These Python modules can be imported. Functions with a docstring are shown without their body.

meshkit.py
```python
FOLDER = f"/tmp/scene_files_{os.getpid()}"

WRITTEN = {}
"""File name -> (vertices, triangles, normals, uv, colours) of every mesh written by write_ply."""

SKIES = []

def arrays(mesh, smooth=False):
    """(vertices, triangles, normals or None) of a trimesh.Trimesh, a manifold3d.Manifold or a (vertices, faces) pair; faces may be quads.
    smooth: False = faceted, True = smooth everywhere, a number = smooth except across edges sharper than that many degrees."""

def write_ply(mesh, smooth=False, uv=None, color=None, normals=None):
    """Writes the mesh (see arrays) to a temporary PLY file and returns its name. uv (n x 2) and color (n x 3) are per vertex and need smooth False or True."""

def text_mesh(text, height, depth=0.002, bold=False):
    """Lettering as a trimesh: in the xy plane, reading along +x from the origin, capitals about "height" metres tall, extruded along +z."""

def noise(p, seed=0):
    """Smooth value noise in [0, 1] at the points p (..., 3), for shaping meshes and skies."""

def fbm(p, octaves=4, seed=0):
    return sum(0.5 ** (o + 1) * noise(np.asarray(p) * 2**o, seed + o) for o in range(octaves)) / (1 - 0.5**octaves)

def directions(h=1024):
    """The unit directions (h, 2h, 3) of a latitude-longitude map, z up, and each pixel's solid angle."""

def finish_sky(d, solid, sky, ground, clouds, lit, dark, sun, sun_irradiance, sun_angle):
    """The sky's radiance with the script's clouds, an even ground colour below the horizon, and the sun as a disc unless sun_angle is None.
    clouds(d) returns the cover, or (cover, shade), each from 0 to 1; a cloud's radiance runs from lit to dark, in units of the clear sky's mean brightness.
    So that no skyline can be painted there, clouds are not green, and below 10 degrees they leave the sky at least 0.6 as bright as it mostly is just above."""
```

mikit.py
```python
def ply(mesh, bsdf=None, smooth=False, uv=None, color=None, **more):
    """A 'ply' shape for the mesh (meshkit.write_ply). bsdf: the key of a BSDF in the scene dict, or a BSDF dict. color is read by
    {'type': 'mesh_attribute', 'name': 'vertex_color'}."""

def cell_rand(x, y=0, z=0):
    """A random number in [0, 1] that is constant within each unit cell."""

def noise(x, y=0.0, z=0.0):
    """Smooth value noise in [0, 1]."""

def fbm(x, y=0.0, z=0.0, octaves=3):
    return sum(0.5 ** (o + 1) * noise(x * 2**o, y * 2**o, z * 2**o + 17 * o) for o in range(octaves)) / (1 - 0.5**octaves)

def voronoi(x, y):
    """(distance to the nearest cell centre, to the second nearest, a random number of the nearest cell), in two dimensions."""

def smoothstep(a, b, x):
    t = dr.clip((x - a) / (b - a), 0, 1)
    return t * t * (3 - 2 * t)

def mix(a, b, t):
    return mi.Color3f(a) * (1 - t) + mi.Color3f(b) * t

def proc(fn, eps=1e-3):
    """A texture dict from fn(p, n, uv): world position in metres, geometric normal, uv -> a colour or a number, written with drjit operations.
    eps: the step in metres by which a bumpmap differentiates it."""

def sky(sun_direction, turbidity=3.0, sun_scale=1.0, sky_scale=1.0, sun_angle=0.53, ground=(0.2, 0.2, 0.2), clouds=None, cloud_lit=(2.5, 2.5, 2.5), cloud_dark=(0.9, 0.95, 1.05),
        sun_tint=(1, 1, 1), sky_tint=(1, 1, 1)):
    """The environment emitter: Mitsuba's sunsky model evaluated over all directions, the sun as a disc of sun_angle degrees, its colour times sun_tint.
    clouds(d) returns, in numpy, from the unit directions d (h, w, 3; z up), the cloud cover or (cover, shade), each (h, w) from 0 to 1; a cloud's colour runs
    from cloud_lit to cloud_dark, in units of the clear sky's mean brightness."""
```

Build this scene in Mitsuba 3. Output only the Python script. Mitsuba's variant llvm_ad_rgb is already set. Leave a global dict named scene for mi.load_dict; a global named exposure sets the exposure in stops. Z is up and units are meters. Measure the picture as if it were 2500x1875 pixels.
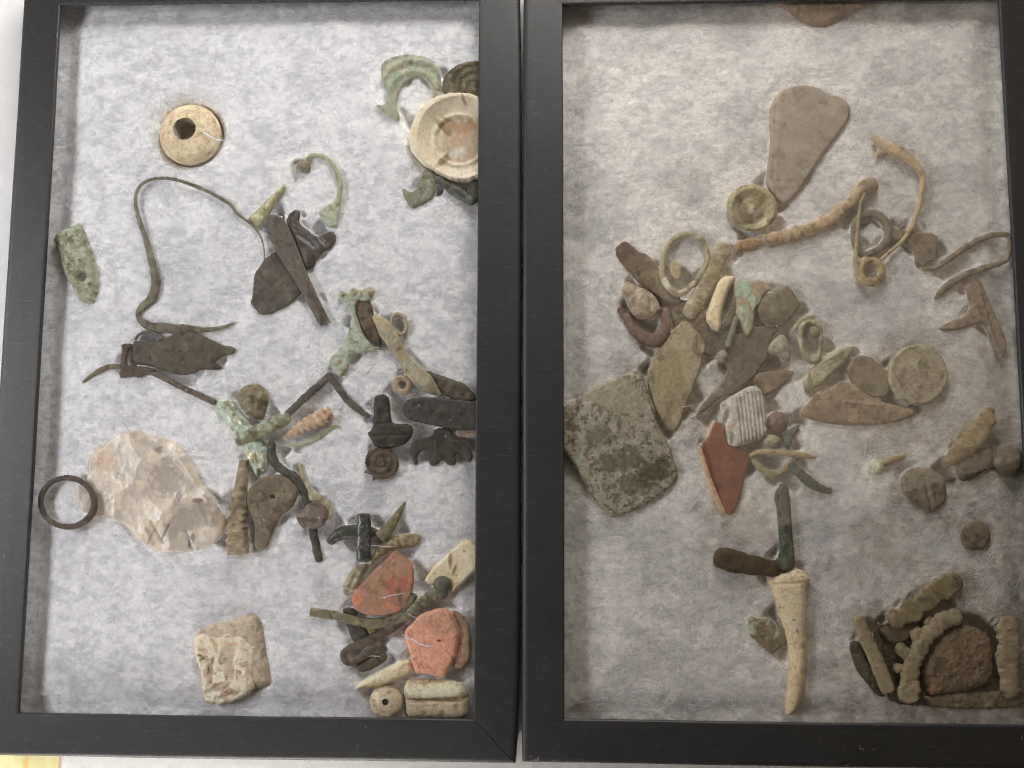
import math, random
import numpy as np, trimesh, shapely
from shapely.geometry import Polygon
from scipy.spatial import Delaunay, cKDTree
from scipy.ndimage import gaussian_filter, map_coordinates, binary_dilation, binary_erosion
import drjit as dr
import mitsuba as mi
import mikit, meshkit
from mikit import ply, proc, fbm, noise, smoothstep, mix

T = mi.ScalarTransform4f
scene, labels = {}, {}
MM = 1e-3

# ------------------------------------------------------------------ camera
TOP = 16 * MM                      # height of the upper face of the case frames
PITCH, ROLL = 0.1098, 0.0361       # the camera looks almost straight down
EYE = np.array([0.0, 0.0, TOP + 0.3605])
FOCAL, PW, PH = 2300.0, 2500.0, 1875.0
_ca, _sa, _cb, _sb = math.cos(PITCH), math.sin(PITCH), math.cos(ROLL), math.sin(ROLL)
ROT = np.array([[1, 0, 0], [0, _ca, -_sa], [0, _sa, _ca]]) @ np.array([[_cb, 0, _sb], [0, 1, 0], [-_sb, 0, _cb]])
_f = ROT @ np.array([0, 0, -1.0])
_u = ROT @ np.array([0, 1.0, 0])
scene['camera'] = {'type': 'perspective', 'fov': math.degrees(2 * math.atan(PW / 2 / FOCAL)), 'fov_axis': 'x', 'near_clip': 0.01, 'far_clip': 20.0,
                   'to_world': T().look_at(origin=EYE.tolist(), target=(EYE + _f).tolist(), up=_u.tolist())}
exposure = 0.17

# ------------------------------------------------------------------ light: unseen lamp panels, placed and tuned for the falloff, and the dim room
def lamp(key, label, pos, aim, w, h, rgb):
    p, a = np.array(pos, float), np.array(aim, float)
    scene[key] = {'type': 'rectangle', 'to_world': T().look_at(origin=p.tolist(), target=a.tolist(), up=[0.01, 0.02, 1]) @ T().scale([w / 2, h / 2, 1]),
                  'bsdf': {'type': 'diffuse', 'reflectance': {'type': 'rgb', 'value': [0.5, 0.5, 0.5]}},
                  'emitter': {'type': 'area', 'radiance': {'type': 'rgb', 'value': list(rgb)}}}
    labels[key] = {'label': label, 'category': 'lamp'}
lamp('unseen_lamp', 'unseen lamp panel behind the far edge of the cases', (0.022, 0.45, 0.207), (-0.266, 0.055, 0), 0.20, 0.20, np.array([1.0, .98, .945]) * 12.0)
lamp('unseen_lamp_001', 'unseen lamp panel at the left of the cases', (-0.52, 0.05, 0.33), (0.30, -0.03, 0), 0.34, 0.15, np.array([.985, .985, 1.03]) * 10.2)
lamp('unseen_lamp_002', 'unseen long low lamp panel in front of the near edge of the cases', (-0.22, -0.31, 0.06), (-0.36, 0, 0.0), 0.34, 0.05, np.array([1.0, .965, .91]) * 19.0)
# unseen dim panel added above the right case to reflect a brownish haze
scene['haze_panel'] = {'type': 'rectangle', 'to_world': T().translate([0.60, 0.47, 1.30]).rotate([0, 0, 1], 16).rotate([1, 0, 0], 180).scale([0.42, 0.46, 1]),
                          'bsdf': {'type': 'diffuse', 'reflectance': {'type': 'rgb', 'value': [0.5, 0.5, 0.5]}},
                          'emitter': {'type': 'area', 'radiance': {'type': 'rgb', 'value': [0.46, 0.37, 0.265]}}}
labels['haze_panel'] = {'label': 'unseen dim warm panel added for the haze above the right case', 'category': 'lamp'}
scene['room_light'] = {'type': 'constant', 'radiance': {'type': 'rgb', 'value': [0.06, 0.05, 0.038]}}

# ------------------------------------------------------------------ helpers
def at(q, z):
    """Points q of the photograph's frame (2500 x 1875) as points of the horizontal plane at height z."""
    q = np.asarray(q, float)
    d = np.stack([q[:, 0] - PW / 2, PH / 2 - q[:, 1], np.full(len(q), -FOCAL)], 1) @ ROT.T
    return EYE[:2] + d[:, :2] * ((z - EYE[2]) / d[:, 2])[:, None]

S = 0.157                          # millimetres on the batting per unit of the frame
NOM = 9.6 * MM                     # the batting's mean height
GLASS = 13.8 * MM
CROP = dict(a=(0, 0, 2.592), b=(600, 0, 2.592), c=(0, 500, 2.592), d=(600, 500, 2.592), e=(0, 900, 2.592), f=(600, 900, 2.592), g=(0, 1235, 2.592), h=(700, 1235, 2.592),
            D=(500, 900, 5.53), E=(520, 1080, 5.185), F=(740, 1240, 5.027), G=(740, 1450, 5.027), H=(200, 780, 5.267), I=(580, 420, 4.147), O=(440, 1460, 5.53),
            p=(1240, 0, 2.592), q=(1860, 0, 2.592), r=(1440, 500, 2.592), s=(1860, 500, 2.592), t=(1340, 850, 2.592), u=(1860, 900, 2.592), v=(1640, 1235, 2.592), w=(1860, 1235, 2.592),
            J=(1480, 560, 5.53), K=(1680, 640, 5.53), L=(1680, 880, 5.53), M=(2050, 1380, 4.147), N=(2100, 980, 4.147), P=(1700, 380, 6.38), x=(0, 0, 1.0))
def Q(crop, *xy):
    ox, oy, k = CROP[crop]
    return np.array(xy, float).reshape(-1, 2) / k + [ox, oy]
def W(crop, *w):
    return np.array(w, float) / CROP[crop][2]
def lin(c):
    c = np.asarray(c, float) / 255
    return np.where(c < 0.04045, c / 12.92, ((c + 0.055) / 1.055) ** 2.4)

def chaikin(p, n, closed=True):
    for _ in range(n):
        a, b = (p, np.roll(p, -1, 0)) if closed else (p[:-1], p[1:])
        r = np.stack([0.75 * a + 0.25 * b, 0.25 * a + 0.75 * b], 1).reshape(-1, 2)
        p = r if closed else np.vstack([p[:1], r, p[-1:]])
    return p
def resample(p, step, closed=True):
    if closed:
        p = np.vstack([p, p[:1]])
    s = np.r_[0, np.cumsum(np.linalg.norm(np.diff(p, axis=0), axis=1))]
    n = max(int(round(s[-1] / step)), 6)
    k = np.linspace(0, s[-1], n + 1)[: n if closed else n + 1]
    return np.stack([np.interp(k, s, p[:, i]) for i in range(p.shape[1])], 1)

def paint(v, cols, seed, patches=(), grain=0.75):
    """Albedo per vertex: a base colour, mottles of further colours (colour, size in mm, amount) and grain. v in mm."""
    c = np.tile(np.asarray(cols[0], float), (len(v), 1))
    for i, (col, size, amount) in enumerate(cols[1:]):
        n = meshkit.fbm(v / size + 31.7 * (i + 1) + seed * 1.37, 5, seed % 97 + i)
        w = 0.85 * np.clip((n - (0.69 - 0.44 * amount)) / 0.12, 0, 1)
        c = c + (np.asarray(col) - c) * (w * w * (3 - 2 * w))[:, None]
    for col, (x, y), rx, ry, ang in patches:
        dx, dy = v[:, 0] - x, v[:, 1] - y
        ca, sa = math.cos(ang), math.sin(ang)
        d = np.hypot((dx * ca + dy * sa) / rx, (-dx * sa + dy * ca) / ry) + min(1.3, 0.4 * min(rx, ry)) * (meshkit.fbm(v / 1.5 + 9.1, 4, seed % 89) - 0.5)
        w = 0.8 * np.clip((1.2 - d) / 0.45, 0, 1)
        c = c + (np.asarray(col) - c) * w[:, None]
    g = 1 + grain * 0.75 * (meshkit.fbm(v / 1.1 + 3.3, 3, seed % 83) - 0.5) + grain * 0.40 * (meshkit.noise(v / 0.38, seed % 79) - 0.5)
    g = g * (1 - 0.38 * grain * np.clip((meshkit.noise(v / 0.62 + 11, seed % 71) - 0.74) / 0.10, 0, 1)) * (1 + 0.22 * grain * np.clip((meshkit.noise(v / 0.7 + 71, seed % 67) - 0.76) / 0.10, 0, 1))
    return np.clip(c * g[:, None], 0.010, 0.86)

KL, KB, RT, RM, RB = 0.80, 0.62, 0.60, 0.48, 0.37     # how strongly each part of the table is lit, to read a colour off the photograph
def alb(rgb, k):
    c = np.maximum((lin(rgb) - (0.012 if k >= KB else 0.020)) / k, 0.012)
    g = c @ [0.25, 0.6, 0.15]
    c = g + (c - g) * (0.74 if k >= 0.6 else 0.70) * (0.72 if c[1] > c[0] else 1.0)
    return c * min(1.0, 0.85 / c.max())

_seed = [100]
FOOT = []                          # what presses into the batting: (world vertices, height it presses the batting to)
def put(key, v, f, cols, bsdf, zpress, patches=(), smooth=True, seed=None, grain=0.75):
    _seed[0] += 7
    seed = seed or _seed[0]
    col = paint(v['mm'], cols, seed, patches, grain)
    scene[key] = ply((v['w'], f), bsdf, smooth=smooth, color=col)
    if zpress is not None:
        FOOT.append((v['w'], zpress))

def plate(key, outline, t, zb, cols, k=KL, edge=0.8, dome=0.3, rough=0.20, relief=None, holes=(), sm=2, bsdf='matte', step=0.36, jag=0.17, patches=(), under=0.4, press=True, grain=0.75, pressat=0.5):
    """A piece with the given outline: rounded rim, slightly domed and uneven faces. t, zb in mm (zb above the batting's mean height)."""
    _seed[0] += 3
    sd = _seed[0]
    cols = [alb(cols[0], k)] + [(alb(c, k), s, a) for c, s, a in cols[1:]]
    patches = [(alb(c, k), (xy[0] * S, -xy[1] * S), rx * S, ry * S, an) for c, xy, rx, ry, an in patches]
    o = chaikin(np.asarray(outline, float), sm) * [S, -S]
    o = resample(o, step)
    m = np.c_[o, np.zeros(len(o))]
    o = o + jag * 2 * np.stack([meshkit.fbm(m / 1.3 + 5, 3, sd) - 0.5, meshkit.fbm(m / 1.3 + 50, 3, sd) - 0.5], 1)
    rings = [o] + [resample(chaikin(np.asarray(h, float), 2) * [S, -S], step) for h in holes]
    poly = Polygon(o)
    if not poly.is_valid:
        poly = poly.buffer(0)
        if poly.geom_type == 'MultiPolygon':
            poly = max(poly.geoms, key=lambda g: g.area)
        rings[0] = resample(np.array(poly.exterior.coords)[:-1], step)
    poly = Polygon(rings[0], [r for r in rings[1:]])
    x0, y0, x1, y1 = poly.bounds
    gx, gy = np.meshgrid(np.arange(x0, x1, step), np.arange(y0, y1, step * 0.87))
    gx[1::2] += step / 2
    g = np.c_[gx.ravel(), gy.ravel()]
    rng = np.random.default_rng(sd)
    g = g + rng.uniform(-0.1, 0.1, g.shape) * step
    g = g[shapely.contains_xy(poly, g[:, 0], g[:, 1])]
    edgepts = np.vstack(rings)
    tree = cKDTree(np.vstack([resample(r, step / 3) for r in rings]))
    if len(g):
        g = g[tree.query(g)[0] > step * 0.45]
    p = np.vstack([edgepts, g])
    nb = len(edgepts)
    tri = Delaunay(p).simplices
    cen = p[tri].mean(1)
    tri = tri[shapely.contains_xy(poly, cen[:, 0], cen[:, 1])]
    a = np.cross(np.c_[p[tri[:, 1]] - p[tri[:, 0]], np.zeros(len(tri))], np.c_[p[tri[:, 2]] - p[tri[:, 0]], np.zeros(len(tri))])[:, 2]
    tri = np.where((a > 0)[:, None], tri, tri[:, ::-1])
    d = tree.query(p)[0]
    d[:nb] = 0
    dm = max(d.max(), 1e-6)
    s = np.clip(d / min(edge, dm), 0, 1)
    fr = np.sqrt(1 - (1 - s) ** 2)
    gg = np.sqrt(np.clip(1 - (1 - d / dm) ** 2, 0, 1))
    mid = zb + t * under
    q3 = np.c_[p, np.full(len(p), float(sd % 50))]
    top = mid + t * (1 - under) * fr * ((1 - dome) + dome * gg) + fr * rough * 2.2 * (meshkit.fbm(q3 / 2.2, 4, sd) - 0.5) + fr * rough * 0.9 * (meshkit.fbm(q3 / 0.7, 2, sd + 1) - 0.5)
    if relief is not None:
        top = top + fr * relief(p[:, 0] / S, -p[:, 1] / S)
    top = np.maximum(top, mid + 0.04 * fr)
    bot = mid - t * under * fr
    n = len(p)
    z = np.r_[top, bot[nb:]]
    allp = np.vstack([p, p[nb:]])
    bt = np.where(tri < nb, tri, tri + (n - nb))[:, ::-1]
    f = np.vstack([tri, bt])
    zw = NOM + z * MM
    w = np.c_[at(np.c_[allp[:, 0] / S, -allp[:, 1] / S], NOM + (zb + 0.6 * t) * MM), np.minimum(zw, GLASS - 0.15 * MM)]
    put(key, {'w': w, 'mm': np.c_[allp, z]}, f, cols, bsdf, NOM + (zb + pressat * t) * MM if press else None, patches, seed=sd, grain=grain)

def spline(p, n=12, closed=False):
    p = np.asarray(p, float)
    q = np.vstack([p[-1:], p, p[:2]]) if closed else np.vstack([2 * p[:1] - p[1:2], p, 2 * p[-1:] - p[-2:-1]])
    out = []
    for i in range(len(q) - 3):
        a, b, c, d = q[i:i + 4]
        for u in np.linspace(0, 1, n, endpoint=False):
            out.append(0.5 * (2 * b + (c - a) * u + (2 * a - 5 * b + 4 * c - d) * u * u + (3 * b - a - 3 * c + d) * u ** 3))
    if not closed:
        out.append(q[-2])
    return np.array(out)

def tube(key, path, widths, zb, cols, k=KL, asp=0.8, closed=False, rib=None, zs=None, rough=0.09, bsdf='matte', cap=0.6, step=0.38, sec=18, tw=0.0, press=True, patches=(), square=0.0, wobble=0.22):
    """A rod, wire or ribbon along a path. zb: height of its underside in mm (zs: one per path point). asp: thickness / width."""
    _seed[0] += 3
    sd = _seed[0]
    cols = [alb(cols[0], k)] + [(alb(c, k), s, a) for c, s, a in cols[1:]]
    patches = [(alb(c, k), (xy[0] * S, -xy[1] * S), rx * S, ry * S, an) for c, xy, rx, ry, an in patches]
    path = np.asarray(path, float) * [S, -S]
    widths = np.broadcast_to(np.asarray(widths, float) * S, (len(path),))
    zz = np.broadcast_to(np.asarray(zs if zs is not None else zb, float), (len(path),))
    c = spline(np.c_[path, widths, zz], 14, closed)
    c = resample(c, step, closed)
    n = len(c)
    pos, wd, zc = c[:, :2], np.maximum(c[:, 2], 0.18), c[:, 3]
    tan = (np.roll(pos, -1, 0) - np.roll(pos, 1, 0)) if closed else np.gradient(pos, axis=0)
    tan /= np.linalg.norm(tan, axis=1, keepdims=True) + 1e-9
    s = np.r_[0, np.cumsum(np.linalg.norm(np.diff(pos, axis=0), axis=1))]
    k3 = np.c_[pos, np.zeros(n)]
    wv = wobble * np.minimum(wd, 3.0) * (1 if not closed else .5)
    pos = pos + np.stack([-tan[:, 1], tan[:, 0]], 1) * (wv * (meshkit.fbm(k3 / 3.2 + 60, 3, sd) - 0.5))[:, None]
    r = wd / 2 * (1 + 1.1 * wobble * (meshkit.fbm(k3 / 2.0 + 20, 3, sd) - 0.5))
    if rib is not None:
        r = r * rib(s / s[-1], s)
    th = np.linspace(0, 2 * math.pi, sec, endpoint=False)
    rows = [(pos[i], tan[i], r[i], zc[i] + wd[i] * asp / 2, 1.0) for i in range(n)]
    if not closed:
        for end, sg in ((0, -1), (n - 1, 1)):
            ex = [(pos[end] + sg * tan[end] * r[end] * cap * u, tan[end], r[end], zc[end] + wd[end] * asp / 2, math.sqrt(max(1 - u * u, 0.0))) for u in (0.5, 0.8, 0.95, 0.999)]
            rows = (ex[::-1] + rows) if sg < 0 else (rows + ex)
    V = []
    e = 1.0 - 0.6 * square
    for i, (p, t_, rr, z0, sc) in enumerate(rows):
        nr = np.array([-t_[1], t_[0]])
        cs, sn = np.sign(np.cos(th)) * np.abs(np.cos(th)) ** e, np.sign(np.sin(th)) * np.abs(np.sin(th)) ** e
        a = rr * sc * cs
        b = rr * asp * sc * sn
        al = tw * i / len(rows)
        a, b = a * math.cos(al) - b * math.sin(al), a * math.sin(al) + b * math.cos(al)
        V.append(np.c_[p + a[:, None] * nr, z0 + b])
    V = np.array(V)
    m = len(V)
    V = V.reshape(-1, 3)
    V = V + rough * 2.4 * (np.stack([meshkit.fbm(V / 1.4 + o, 3, sd) for o in (0, 40, 80)], 1) - 0.5)
    i, j = np.meshgrid(np.arange(m if closed else m - 1), np.arange(sec), indexing='ij')
    i2, j2 = (i + 1) % m, (j + 1) % sec
    quad = np.stack([i * sec + j, i * sec + j2, i2 * sec + j2, i2 * sec + j], -1).reshape(-1, 4)
    f = np.vstack([quad[:, [0, 2, 1]], quad[:, [0, 3, 2]]])
    if not closed:
        V = np.vstack([V, V[:sec].mean(0), V[(m - 1) * sec:m * sec].mean(0)])
        jj = np.arange(sec)
        f = np.vstack([f, np.c_[np.full(sec, m * sec), (jj + 1) % sec, jj][:, [0, 1, 2]], np.c_[np.full(sec, m * sec + 1), (m - 1) * sec + jj, (m - 1) * sec + (jj + 1) % sec]])
    tm = trimesh.Trimesh(V, f, process=False)
    if tm.volume < 0:
        f = f[:, ::-1]
    zm = float(np.mean(zz)) + float(np.mean(wd)) * asp * 0.6
    w = np.c_[at(np.c_[V[:, 0] / S, -V[:, 1] / S], NOM + zm * MM), np.minimum(NOM + V[:, 2] * MM, GLASS - 0.15 * MM)]
    put(key, {'w': w, 'mm': V}, f, cols, bsdf, NOM + (float(np.mean(zz)) + 0.45 * float(np.mean(wd)) * asp) * MM if press else None, patches, seed=sd)

def disc(cx, cy, rx, ry=None, ang=0.0, n=40, wob=0.03, seed=0):
    ry = ry or rx
    a = np.linspace(0, 2 * math.pi, n, endpoint=False)
    rr = 1 + wob * 2 * (meshkit.fbm(np.c_[np.cos(a), np.sin(a), 0 * a + seed] * 1.2 + 7, 3, seed) - 0.5)
    x, y = rx * rr * np.cos(a), ry * rr * np.sin(a)
    return np.c_[cx + x * math.cos(ang) - y * math.sin(ang), cy + x * math.sin(ang) + y * math.cos(ang)]

def tag(key, label, cat, group=None, kind=None):
    labels[key] = {'label': label}
    if cat: labels[key]['category'] = cat
    if group: labels[key]['group'] = group
    if kind: labels[key]['kind'] = kind
def ribs(n, amp):
    return lambda u, s: 1 + amp * np.sin(2 * math.pi * n * u)
def rings(cx, cy, step, amp):
    return lambda x, y: amp * np.sin(2 * math.pi * np.hypot(x - cx, y - cy) / step)
def groove(p0, p1, width, depth):
    p0, p1 = np.asarray(p0, float), np.asarray(p1, float)
    def h(x, y):
        q = np.stack([x, y], 1)
        u = np.clip(((q - p0) @ (p1 - p0)) / ((p1 - p0) @ (p1 - p0)), 0, 1)
        d = np.linalg.norm(q - p0 - u[:, None] * (p1 - p0), axis=1)
        return -depth * np.exp(-(d / width) ** 2)
    return h
def pit(c, rx, ry, depth, ang=0.0):
    def h(x, y):
        dx, dy = x - c[0], y - c[1]
        u, v = dx * math.cos(ang) + dy * math.sin(ang), -dx * math.sin(ang) + dy * math.cos(ang)
        return -depth * np.exp(-((u / rx) ** 2 + (v / ry) ** 2) ** 1.5)
    return h
def plus(*fs):
    return lambda x, y: sum(f(x, y) for f in fs)

# ------------------------------------------------------------------ materials
VC = {'type': 'mesh_attribute', 'name': 'vertex_color'}
def crust(p, n, uv):
    return 0.00011 * fbm(p.x * 1900, p.y * 1900, p.z * 1900, 2) + 0.00005 * noise(p.x * 5200, p.y * 5200, p.z * 5200)
def pr(rough, spec, bump=1.0, **kw):
    b = {'type': 'principled', 'base_color': VC, 'roughness': rough, 'specular': spec, **kw}
    return {'type': 'twosided', 'bsdf': {'type': 'bumpmap', 'tex': proc(crust, 1.2e-4), 'scale': bump, 'bsdf': b}}
scene['matte'] = pr(0.85, 0.25, 1.0)
scene['patina'] = pr(0.6, 0.4, 0.8)
scene['waxy'] = pr(0.42, 0.45, 0.35)
scene['flint_gloss'] = pr(0.30, 0.6, 0.12)
scene['glossy'] = pr(0.24, 0.55, 0.3)
scene['gilt'] = pr(0.38, 0.8, 1.6, metallic=0.55)

def leather(p, n, uv):
    g = fbm(p.x * 900, p.y * 900, p.z * 900, 3)
    d = fbm(p.x * 60, p.y * 60, p.z * 60 + 5, 3)
    s = smoothstep(0.70, 0.78, fbm(p.x * 220 + 3, p.y * 2600, p.z * 300, 2))
    return mi.Color3f(0.018, 0.0175, 0.0175) * (0.7 + 0.6 * g) * (0.8 + 0.4 * d) + mi.Color3f(0.012) * s + mi.Color3f(0.10, 0.095, 0.09) * smoothstep(0.90, 0.94, noise(p.x * 700, p.y * 700, p.z * 700)) * smoothstep(0.55, 0.75, noise(p.x * 45, p.y * 45, 4.0))
scene['black_paper'] = {'type': 'twosided', 'bsdf': {'type': 'bumpmap', 'tex': proc(lambda p, n, uv: 0.00004 * fbm(p.x * 1500, p.y * 1500, p.z * 1500, 2), 2e-4), 'scale': 1.0,
                        'bsdf': {'type': 'principled', 'base_color': proc(leather), 'roughness': 0.52, 'specular': 0.7}}}
def batting_tex(p, n, uv, tint=(1.0, 1.0, 1.0), cloudy=0.06):
    x, y = p.x * 1000, p.y * 1000
    wx = x + 4 * fbm(x * 0.07, y * 0.07, 1.0, 2)
    wy = y + 4 * fbm(x * 0.07, y * 0.07, 9.0, 2)
    big = fbm(wx * 0.14, wy * 0.20, 2.0, 4)
    mid = fbm(wx * 0.42, wy * 0.60, 7.0, 3)
    d = smoothstep(0.36, 0.72, big * 0.45 + mid * 0.55)
    # wisps: thin bright strands running several ways
    def strands(ca, sa, long, thin, o):
        u, v = (wx * ca + wy * sa) * long, (wy * ca - wx * sa) * thin
        r = 1 - dr.abs(2 * noise(u + 2.2 * noise(u * 0.7, v * 0.12, o), v + 1.5 * noise(u * 1.3, v * 0.2, o + 3), o) - 1)
        return r * r * r
    w = strands(0.98, 0.17, 0.30, 1.7, 1.0) + strands(0.80, -0.60, 0.36, 2.1, 4.0) + strands(0.35, 0.94, 0.42, 2.3, 9.0)
    grit = noise(x * 2.6, y * 2.6, 8.0) + noise(x * 5.0, y * 5.0, 2.0)
    flue = smoothstep(0.62, 0.86, noise(x * 1.7 + 3 * w, y * 1.5, 21.0))
    c = mix(mi.Color3f(0.87, 0.87, 0.88), mi.Color3f(0.50, 0.51, 0.545), d * 0.66)
    return c * mi.Color3f(*tint) * (0.68 + 0.15 * w + 0.24 * grit) * (1 - 0.22 * flue) * (1 - cloudy * mi.Color3f(1.0, 1.0, 0.98) * smoothstep(0.44, 0.66, fbm(wx * 0.05 + 3.0, wy * 0.065, 33.0, 3)))
# brown spots that paint shade onto the cotton of the right case
SHADE_SPOTS = [(*at(np.array([[x, y]]), NOM)[0], r * S * MM) for x, y, r in ((2290, 1640, 300), (2440, 1180, 230), (2210, 960, 170), (1700, 900, 210), (2160, 1330, 150), (2420, 900, 120), (1800, 1250, 120), (2480, 1500, 200))]
def batting_shaded(p, n, uv):
    c = batting_tex(p, n, uv, (0.95, 0.905, 0.835), 0.18)  # darker warm tint also dims this cotton for the shade over the case
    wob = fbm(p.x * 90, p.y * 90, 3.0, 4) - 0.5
    shade = mi.Float(0)
    for sx, sy, r in SHADE_SPOTS:
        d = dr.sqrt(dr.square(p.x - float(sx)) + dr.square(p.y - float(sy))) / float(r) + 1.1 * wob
        shade = dr.maximum(shade, 1 - smoothstep(0.45, 1.15, d))
    shade = shade * (0.55 + 0.45 * smoothstep(0.35, 0.6, fbm(p.x * 350, p.y * 350, 5.0, 3)))
    return c * (1 - shade * mi.Color3f(0.38, 0.42, 0.48))
scene['cotton_shaded'] = {'type': 'twosided', 'bsdf': {'type': 'principled', 'base_color': proc(batting_shaded), 'roughness': 1.0, 'specular': 0.05, 'sheen': 0.4}}
scene['cotton'] = {'type': 'twosided', 'bsdf': {'type': 'principled', 'base_color': proc(batting_tex), 'roughness': 1.0, 'specular': 0.05, 'sheen': 0.4}}
scene['cotton_fibre'] = {'type': 'twosided', 'bsdf': {'type': 'diffuse', 'reflectance': {'type': 'rgb', 'value': [0.84, 0.84, 0.86]}}}
scene['pane_glass'] = {'type': 'thindielectric', 'int_ior': 1.5}
scene['table_white'] = {'type': 'principled', 'base_color': proc(lambda p, n, uv: mi.Color3f(0.87, 0.86, 0.845) * (0.97 + 0.06 * fbm(p.x * 40, p.y * 40, 0.0, 3))), 'roughness': 0.5, 'specular': 0.4}

# ------------------------------------------------------------------ table and cases
def quad(x0, y0, x1, y1, z):
    return trimesh.Trimesh([[x0, y0, z], [x1, y0, z], [x1, y1, z], [x0, y1, z]], [[0, 1, 2], [0, 2, 3]], process=False)
scene['table_top'] = ply(quad(-0.9, -0.7, 0.9, 0.9, 0.0), 'table_white')
tag('table_top', 'plain white table top under both cases', None, kind='structure')

# yellow paper under the left case, its right edge with a thin reddish line, and a warm streak across it
def yellow(p, n, uv):
    e = at(np.array([[147.0, 1862]]), 0)[0]
    s = at(np.array([[66.0, 1862], [62.0, 1875]]), 0)
    st = dr.exp(-dr.square((p.x - float(s[0, 0])) / 0.0011))
    bd = smoothstep(float(e[0]) - 0.0006, float(e[0]) - 0.0001, p.x)
    return mix(mix(mi.Color3f(0.86, 0.80, 0.42), mi.Color3f(0.86, 0.60, 0.20), st), mi.Color3f(0.72, 0.42, 0.28), bd * 0.7) * (0.94 + 0.1 * fbm(p.x * 300, p.y * 300, 0.0, 3))
scene['yellow_paper_look'] = {'type': 'principled', 'base_color': proc(yellow), 'roughness': 0.6, 'specular': 0.3}
_e = at(np.array([[147.0, 1862]]), 0)[0]
scene['paper_sheet'] = ply(trimesh.creation.box([0.10, 0.06, 0.0004], T_ := trimesh.transformations.translation_matrix([_e[0] - 0.05, _e[1] - 0.018, 0.0002 + 0.0002])), 'yellow_paper_look')
tag('paper_sheet', 'yellow paper sheet showing at the lower left corner under the left case', 'paper')

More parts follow.
